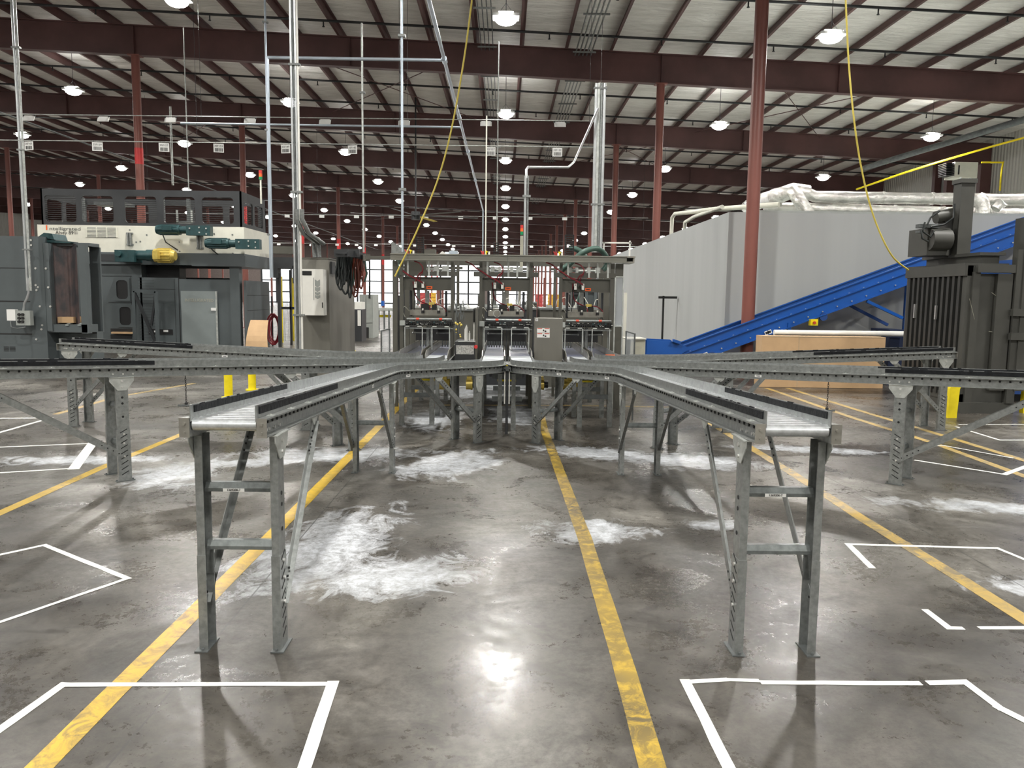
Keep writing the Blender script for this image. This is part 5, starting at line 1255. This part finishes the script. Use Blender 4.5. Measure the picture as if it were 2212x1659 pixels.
for nm,y0,y1,mt in (('green_lens',388,382,'greenlens'),('amber_lens',382,375,'orange'),('red_lens',375,368,'redband')): O(nm,MB().cyl((x,20.8,zq(y0)),(x,20.8,zq(y1)),.045,10),mt,t)
# green suction hoses arching over the right module
def curve(pts): 
    P=[]
    for k in range(len(pts)-1):
        p0=pts[max(k-1,0)];p1=pts[k];p2=pts[k+1];p3=pts[min(k+2,len(pts)-1)]
        for s_ in range(6):
            u=s_/6; P.append(.5*((2*p1)+(p2-p0)*u+(2*p0-5*p1+4*p2-p3)*u*u+(3*p1-p0-3*p2+p3)*u**3))
    return P+[pts[-1]]
H_=lambda *L_:curve([az(4,x,y,Y) for x,y,Y in L_])
TO('suction_hose',MB().tube(H_((900,390,10.25),(960,340,10.25),(1050,270,10.25),(1160,170,10.25),(1270,90,10.25),(1400,50,10.3),(1500,70,10.4),(1580,160,10.45),(1600,280,10.5),(1540,370,10.5)),.036,12),'greenhose','thick dark green suction hose arching over the beam of the right module','hose')
TO('suction_hose',MB().tube(H_((1035,45,10.7),(1110,50,10.7),(1180,80,10.7),(1250,140,10.7),(1280,200,10.7)),.037,12),'greenhose','thick green hose with an open end above the right module beam','hose')
TO('suction_hose',MB().tube(H_((1210,690,10.45),(1190,760,10.45),(1165,850,10.45)),.022,12),'greenhose','short green hose dropping into the picking head of the right module','hose')
t=T('clear_guard_door','tall framed clear guard panel at the right end of the packing machine','guard door',(az(4,1780,800,YM-.3).x,YM-.3,0))
a_=az(4,1715,1200,YM-.3);b_=az(4,1838,480,YM-.3); O('clear_pane',MB().box(a_.x,YM-.3,a_.z,b_.x,YM-.295,b_.z),'glasspane',t); O('frame',MB().box(a_.x-.012,YM-.31,.0,a_.x,YM-.28,b_.z).box(b_.x,YM-.31,0,b_.x+.012,YM-.28,b_.z).box(a_.x,YM-.31,a_.z-.012,b_.x,YM-.28,a_.z).box(a_.x,YM-.31,b_.z,b_.x,YM-.28,b_.z+.012),'galvlight',t)
for lab,x0 in (('left',-1.42),('right',1.50)):
    t=T('side_splash_guard','small clear splash guard at the outer side of the %s lanes'%lab,'guard',(x0,9.1,.0)); O('clear_pane',MB().box(x0-.003,9.1,.72,x0+.003,9.75,1.0),'glasspane',t); O('frame',MB().box(x0-.008,9.09,0,x0+.008,9.11,1.01).box(x0-.008,9.74,0,x0+.008,9.76,1.01).box(x0-.008,9.1,1.0,x0+.008,9.75,1.012).box(x0-.008,9.1,.70,x0+.008,9.75,.715),'galvdark',t)
TO('orange_tag',MB().box(at(1308,766,8.95).x,8.95,.74,at(1328,766,8.95).x,8.96,.775),'orange','small orange tag on the lane wall of the right module','tag')
# long grey line of machinery right behind the modules
for k,(x0,x1,py,Y_,mt,lab) in enumerate(((-1.55,-.5,672,12.4,'olive','left'),(-.45,.5,668,12.6,'charcoal','middle'),(.55,1.75,668,12.4,'olive','right'))):
    zq_=at(1090,py,Y_).z; t=T('collating_table','low grey collating table right behind the %s packing module'%lab,'machine',((x0+x1)/2,Y_,0))
    O('table_body',MB().box(x0,Y_,0,x1,Y_+1.2,zq_),mt,t); O('table_edge',MB().box(x0,Y_-.02,zq_,x1,Y_+1.2,zq_+.03),'galv',t)
    random.seed(70+k); 
    for q in range(5):
        x=x0+(x1-x0)*(.12+.18*q); O('grip_stem',MB().cyl((x,Y_+.2,zq_),(x,Y_+.2,zq_+random.uniform(.05,.16)),.012,8).box(x-.04,Y_+.15,zq_+.03,x+.05,Y_+.25,zq_+.07),'galvlight',t)
    for q in range(3):
        x=x0+(x1-x0)*(.2+.25*q); O('white_air_line',MB().tube([(x,Y_+.1,zq_+.03),(x+.03,Y_+.05,zq_+.16),(x+.15,Y_+.05,zq_+.2),(x+.26,Y_+.1,zq_+.03)],.006,6),'pvc',t)
for k,(px0,px1,py0,py1,Y_,mt) in enumerate(((1060,1126,606,668,14.1,'steelplate'),(1232,1262,620,668,14.1,'charcoal'),(1263,1290,612,668,14.1,'machinegrey'),(1292,1312,600,668,14.1,'galvdark'),(868,884,600,672,14.1,'charcoal'))):
    m=MB(); m.R(px0,py0,px1,py0+(py1-py0)*.2,Y_,.3); m.R(px0,py0+(py1-py0)*.28,px1,py0+(py1-py0)*.34,Y_,.3)
    A_=at(px0,py1,Y_);B_=at(px1,py0,Y_)
    if k in (1,2,4): m.box(A_.x,Y_+.05,.3,B_.x,Y_+.28,B_.z-.02)
    m.box(A_.x,Y_,0,A_.x+.05,Y_+.3,B_.z); m.box(B_.x-.05,Y_,0,B_.x,Y_+.3,B_.z); m.box(A_.x+(B_.x-A_.x)*.45,Y_+.1,0,A_.x+(B_.x-A_.x)*.6,Y_+.2,B_.z)
    t=T('bolted_stand','grey bolted frame standing behind the machine, %s'%['in line with the middle picking head','dark one left of the green hose','plain one behind the green hose','slim one at the right module post','dark one at the left module post'][k],'frame',((A_.x+B_.x)/2,Y_,0)); O('frame_body',m,mt,t)
# ---------------------------------------------------------------- olive cabinet with cooler
Yk=13.
xk0=az(2,468,900,Yk).x; xk1=az(2,762,900,Yk).x; zk=az(2,600,385,Yk).z; ratio=abs((711-1089)/(765-1089)); Yk2=Yk*ratio
t=T('electrical_cabinet','tall olive grey electrical cabinet with drip streaked side and a white cooler on its door','cabinet',((xk0+xk1)/2,Yk,0))
O('cabinet_body',MB().box(xk0,Yk,0.0,xk1,Yk2,zk),'cabinetolive',t); O('top_seam',MB().box(xk0-.01,Yk-.01,zk-.02,xk1+.01,Yk2+.01,zk),'olive',t)
O('side_cable_ports',MB().box(xk1,Yk+.1,az(2,800,560,Yk+.2).z,xk1+.03,Yk+.35,az(2,800,430,Yk+.2).z),'charcoal',t)
O('yellow_corner',MB().box(xk1-.01,Yk2-.0,0,xk1+.01,Yk2+.02,.35),'yellow',t)
a_=az(2,455,1010,Yk-.25);b_=az(2,692,510,Yk-.25)
cl=O('cooling_unit',MB().box(a_.x,Yk-.25,a_.z,b_.x,Yk,b_.z),'whitepaint',t,label='white cooling unit')
def kz(y): return az(2,575,y,Yk-.25).z
def kx(x): return az(2,x,760,Yk-.25).x
O('display',MB().box(kx(472),Yk-.254,kz(577),kx(573),Yk-.25,kz(530)),'ink',cl)
m=MB()
for (y0,y1) in ((620,700),(700,752),(755,792),(790,830)):
    xm=(kx(605)+kx(662))/2; d_=.5*(kz(y0)-kz(y1)); 
    m.prism([(kx(605),Yk-.254,kz(y0)),(xm,Yk-.254,kz(y0)-d_*.45),(kx(662),Yk-.254,kz(y0)),(kx(662),Yk-.254,kz(y1)+.02),(xm,Yk-.254,kz(y1)-d_*.25),(kx(605),Yk-.254,kz(y1)+.02)],(0,.003,0))
O('chevron_grille',m,'palegrey',cl); O('grille_line',MB().box(kx(590),Yk-.254,kz(845),kx(594),Yk-.25,kz(602)),'galvdark',cl); O('side_logo',MB().box(kx(680),Yk-.254,kz(930),kx(690),Yk-.25,kz(870)),'ink',cl)
# cable tray and hanging hose bundles
Yg=12.6
t=T('cable_tray','dark ladder cable tray reaching from the tall olive cabinet to the machine beam','cable tray',(az(2,980,330,Yg).x,Yg,az(2,980,390,Yg).z))
A=az(2,815,300,12.2);B=az(2,1150,385,13.4); Cc=az(2,960,290,11.4)
m=MB(); p0=az(2,820,335,12.2);p1=az(2,1150,385,14.); p2=az(2,960,335,11.9);
m.bar(p0+V((0,0,0)),p1,.02,.10); q0=p0+V((.42,-.1,0)); q1=p1+V((.02,-.5,0)) ; m.bar(p2,az(2,1150,375,12.6),.02,.10)
for k in range(9): f=k/8; m.bar(p0.lerp(p1,f),p2.lerp(az(2,1150,375,12.6),f),.03,.02)
m.box(p0.x,p0.y-.05,p0.z-.06,p0.x+.38,p0.y+.02,p0.z+.06) ; O('tray_ladder',m,'charcoal',t)
O('link_beam',MB().bar(az(2,1140,385,12.6),at(795,557,10.3),.06,.09),'olive',t)
random.seed(21)
grp='hose loops hanging from the cable tray'
for k in range(22):
    f=k/21; xs0=850+f*280; mt='blackhose' if f<.5 else ('greenhose' if f<.56 or f>.96 else 'brownhose'); w_=random.uniform(15,45); dep=random.uniform(620,830) if .05<f<.8 else random.uniform(560,720)
    Yh_=12.4+f*.5+random.uniform(-.1,.1); tp=350+f*30
    P=[az(2,xs0,tp,Yh_),az(2,xs0-w_*.3,tp+120,Yh_),az(2,xs0-w_,dep-110,Yh_),az(2,xs0-w_*.3,dep-20,Yh_),az(2,xs0+w_*.3,dep,Yh_),az(2,xs0+w_*.9,dep-90,Yh_),az(2,xs0+w_*.7,tp+150,Yh_),az(2,xs0+w_*.3,tp,Yh_)]
    TO('hanging_hose',MB().tube(curve(P),.016 if mt!='brownhose' else .014,7),mt,'%s hose loop hanging from the cable tray beside the tall cabinet'%({'blackhose':'black','greenhose':'dark green','brownhose':'reddish brown'}[mt]),'hose',group=grp+(' '+{'blackhose':'black','greenhose':'green','brownhose':'brown'}[mt]))
for k,(mt,x0) in enumerate((('greenhose',1475),('blackhose',1510),('greenhose',1500))):
    P=curve([az(2,x0,380,10.3),az(2,x0+30,450,10.3),az(2,x0+40+k*8,560,10.3),az(2,x0+60,620,10.3),az(2,1630,665,10.2),az(2,1580,700,10.2)]); TO('drooping_hose',MB().tube(P,.012,7),mt,'dark hose drooping down the left post of the packing machine','hose',group='hoses at the left end of the packing machine')
TO('triangular_plate',MB().prism([az(2,1435,205,10.4),az(2,1435,345,10.4),az(2,1600,345,10.4),az(2,1600,310,10.4)],(0,.02,0)),'galv','triangular grey sheet standing on the left end of the machine beam','plate')
# ---------------------------------------------------------------- things seen behind
def bgbox(name,label,cat,px0,py0,px1,Y,d,mt,extra=None,group=None,z0=0):
    a_=at(px0,py0,Y);b_=at(px1,py0,Y); t=T(name,label,cat,((a_.x+b_.x)/2,Y,z0),group=group); O('body',MB().box(a_.x,Y,z0,b_.x,Y+d,a_.z),mt,t); return t,a_,b_
t,a_,b_=bgbox('switch_cabinet','pale grey double door switch cabinet standing right of the tall olive cabinet',"cabinet",776,636,805,26,1.2,'palegrey')
O('door',MB().box((a_.x+b_.x)/2+.01,25.97,.5,b_.x-.02,26,a_.z-.05).box(a_.x+.15,25.97,.5,(a_.x+b_.x)/2-.01,26,a_.z-.05),'palegrey',t); O('handle',MB().box(b_.x-.12,25.93,1.3,b_.x-.07,25.97,1.7),'ink',t); O('plinth_gap',MB().box(a_.x+.2,25.96,0,a_.x+.3,26,.35),'ink',t)
t,a_,b_=bgbox('printer_stand','dark stand with a white printer on it next to the switch cabinet','stand',764,668,781,24,.8,'charcoal'); O('printer',MB().box(a_.x,24,a_.z,b_.x,24.6,a_.z+.22),'whitepaint',t); O('paper_sheet',MB().box(a_.x+.12,23.97,a_.z-.5,b_.x-.02,23.99,a_.z-.03),'whitepaint',t)
t=T('roller_table','far steel roller table with bottles of light seen between cabinet and machine','roller table',(at(820,680,32).x,32,0)); a_=at(806,665,32);b_=at(840,663,32)
O('table_top',MB().box(a_.x,32,a_.z-.12,b_.x+.6,33,a_.z),'galvlight',t)
for f in (0,.35,.7,1): x=a_.x+(b_.x-a_.x)*f; O('leg',MB().box(x-.03,32,0,x+.03,32.06,a_.z-.1),'galvdark',t)
O('yellow_rail',MB().box(a_.x,32.5,.5,b_.x,32.6,.6),'yellow',t)
t,a_,b_=bgbox('blue_bin','small blue bin on the far roller table','bin',823,650,829,33,.3,'blue',z0=at(826,661,33).z)
for k,(x,w_,y0,y1,lab) in enumerate(((607,7,597,745,'near'),(631,5,600,665,'far'))):
    a_=at(x-w_/2,y0,23+k);b_=at(x+w_/2,y1,23+k); TO('yellow_post',MB().box(a_.x,23+k,0 if k==0 else 0,b_.x,23+k+.1,a_.z),'yellow','tall yellow guard post %s the olive cabinet pipes'%('left of' if k==0 else 'just behind'),'post')
t=T('guard_fence','dark steel fence frame with wire infill between the palletizer and the olive cabinet','fence',(at(610,680,22).x,22,0))
for x0,x1 in ((599,605),(624,628),(636,643)): 
    a_=at(x0,583,22);b_=at(x1,583,22); O('fence_post',MB().box(a_.x,22,0,b_.x,22.08,a_.z),'charcoal',t)
a_=at(600,668,22);b_=at(640,668,22); O('fence_rail',MB().box(a_.x,22,a_.z,b_.x,22.05,a_.z+.07).box(a_.x,22,2.3,b_.x,22.05,2.36),'charcoal',t)
m=MB()
for k in range(16): x=a_.x+(b_.x-a_.x)*k/15; m.bar((x,22.02,.1),(x,22.02,2.3),.006)
O('wire_infill',m,'charcoal',t)
t=T('gantry_arm','dark machine arm with cable clutter above the fence behind the palletizer','machine',(at(608,570,21).x,21,at(608,590,21).z))
O('arm_body',MB().R(585,556,645,580,21,.4).R(588,580,600,600,21,.3).R(632,575,642,612,21,.1),'charcoal',t); O('arm_bracket',MB().R(590,532,632,548,21.5,.3),'olive',t); O('arm_support',MB().box(at(596,600,21).x,21.1,0,at(602,600,21).x,21.2,at(600,590,21).z),'charcoal',t)
t=T('hose_coil','coil of dark red hose hanging on the fence post beside the palletizer','hose coil',(at(593,712,21.5).x,21.5,at(593,745,21.5).z)); m=MB(); ct=at(593,711,21.5)
for k in range(9):
    rx=.10+.011*k*1.1; rz_=.33+.012*k; ox=random.uniform(-.03,.03); m.tube([(ct.x+ox+rx*math.cos(q*.45),21.5-k*.012,ct.z+rz_*math.sin(q*.45)) for q in range(15)],.014,6)
O('coiled_hose',m,'redhose',t); O('hook_post',MB().box(at(586,700,21.55).x,21.55,0,at(589,700,21.55).x,21.6,at(588,640,21.55).z),'charcoal',t)
p0=at(532,757,19.35);p1=at(577,757,19.35); t_=at(532,692,19.6)
m=MB(); xa,xb=at(532,725,19.4).x,at(571,725,19.4).x; zt_=t_.z; P=[]
for k in range(7): 
    f=k/6; sg=.10*math.sin(f*math.pi); P.append([(xa+.0*f,19.30+.45*f-sg,.006+f*zt_),(xb+(1-f)*.12-.12*f*.0,19.30+.45*f-sg,.006+f*zt_)])
for k in range(6): a_,b_=P[k];c_,d_=P[k+1]; m.prism([a_,b_,d_,c_],(0,.012,0))
TO('cardboard_sheet',m,'cardboard','bent sheet of brown cardboard leaning against the palletizer','cardboard sheet')
# stacks of coloured crates far behind the machine
cr={}
for mt in ('redcrate','orangecrate','yellowcrate'):
    m=MB(); m.box(-.27,-.2,0,.27,.2,.17); m.box(-.285,-.215,.13,.285,.215,.17); m.box(-.285,-.215,0,.285,.215,.02); cr[mt]=mesh('crate',m,mt)
for px0,px1,mt,nm in ((906,931,'redcrate','red'),(931,941,'yellowcrate','yellow'),(1138,1149,'orangecrate','orange'),(1158,1173,'redcrate','red'),(1181,1211,'yellowcrate','yellow'),(1232,1245,'yellowcrate','yellow')):
    Y_=40.; a_=at(px0,640,Y_).x; b_=at(px1,640,Y_).x; nx=max(1,round((b_-a_)/.58)); side='left' if px0<1000 else 'right'
    for i_ in range(nx):
        for k in range(9):
            o=bpy.data.objects.new('crate',cr[mt]); COL.objects.link(o); o.scale=(min(1,(b_-a_)/nx/.575),1,1); o.location=(a_+(i_+.5)*(b_-a_)/nx,Y_+.2,k*.171); o['label']='%s plastic crate in a far stack seen through the %s side of the packing machine'%(nm,side); o['category']='crate'; o['group']='%s crates far behind on the %s'%(nm,side)
for px,w_ in ((948,4),(956,5),(1153,3),(1164,3),(1176,4),(1190,4),(1203,4)):
    p=at(px,600,38.); TO('rack_upright',MB().box(p.x-w_*.011,38,0,p.x+w_*.011,38.1,at(px,600,38).z),'maroonpost','slim red brown upright in front of the far daylight, behind the packing machine','upright',group='red brown uprights behind the machine')
t,a_,b_=bgbox('dock_machine','grey machinery silhouette beyond the aisle behind the middle module','machine',985,690,1030,16,.8,'charcoal')
O('top_trough',MB().box(a_.x,16,a_.z,b_.x,16.8,a_.z+.06),'galvlight',t)
for px0,px1,Y_,py,lab in ((1032,1044,14.5,640,'left'),(1128,1160,14.2,655,'right')):
    t,a_,b_=bgbox('rear_housing','olive housing standing behind the middle module, %s of its head'%lab,'housing',px0,py,px1,Y_,.5,'olive'); O('cap',MB().box(a_.x,Y_-.02,a_.z,b_.x,Y_+.5,a_.z+.03),'galv',t)
for px0,px1,Y_ in ((1245,1262,15.),(860,873,15.)):
    t,a_,b_=bgbox('dark_cabinet','dark upright cabinet seen through the %s module'%('right' if px0>1000 else 'left'),'cabinet',px0,638,px1,Y_,.6,'charcoal'); O('front_light',MB().box(a_.x+.03,Y_-.01,1.2,a_.x+.06,Y_,1.3),'whitepaint',t)
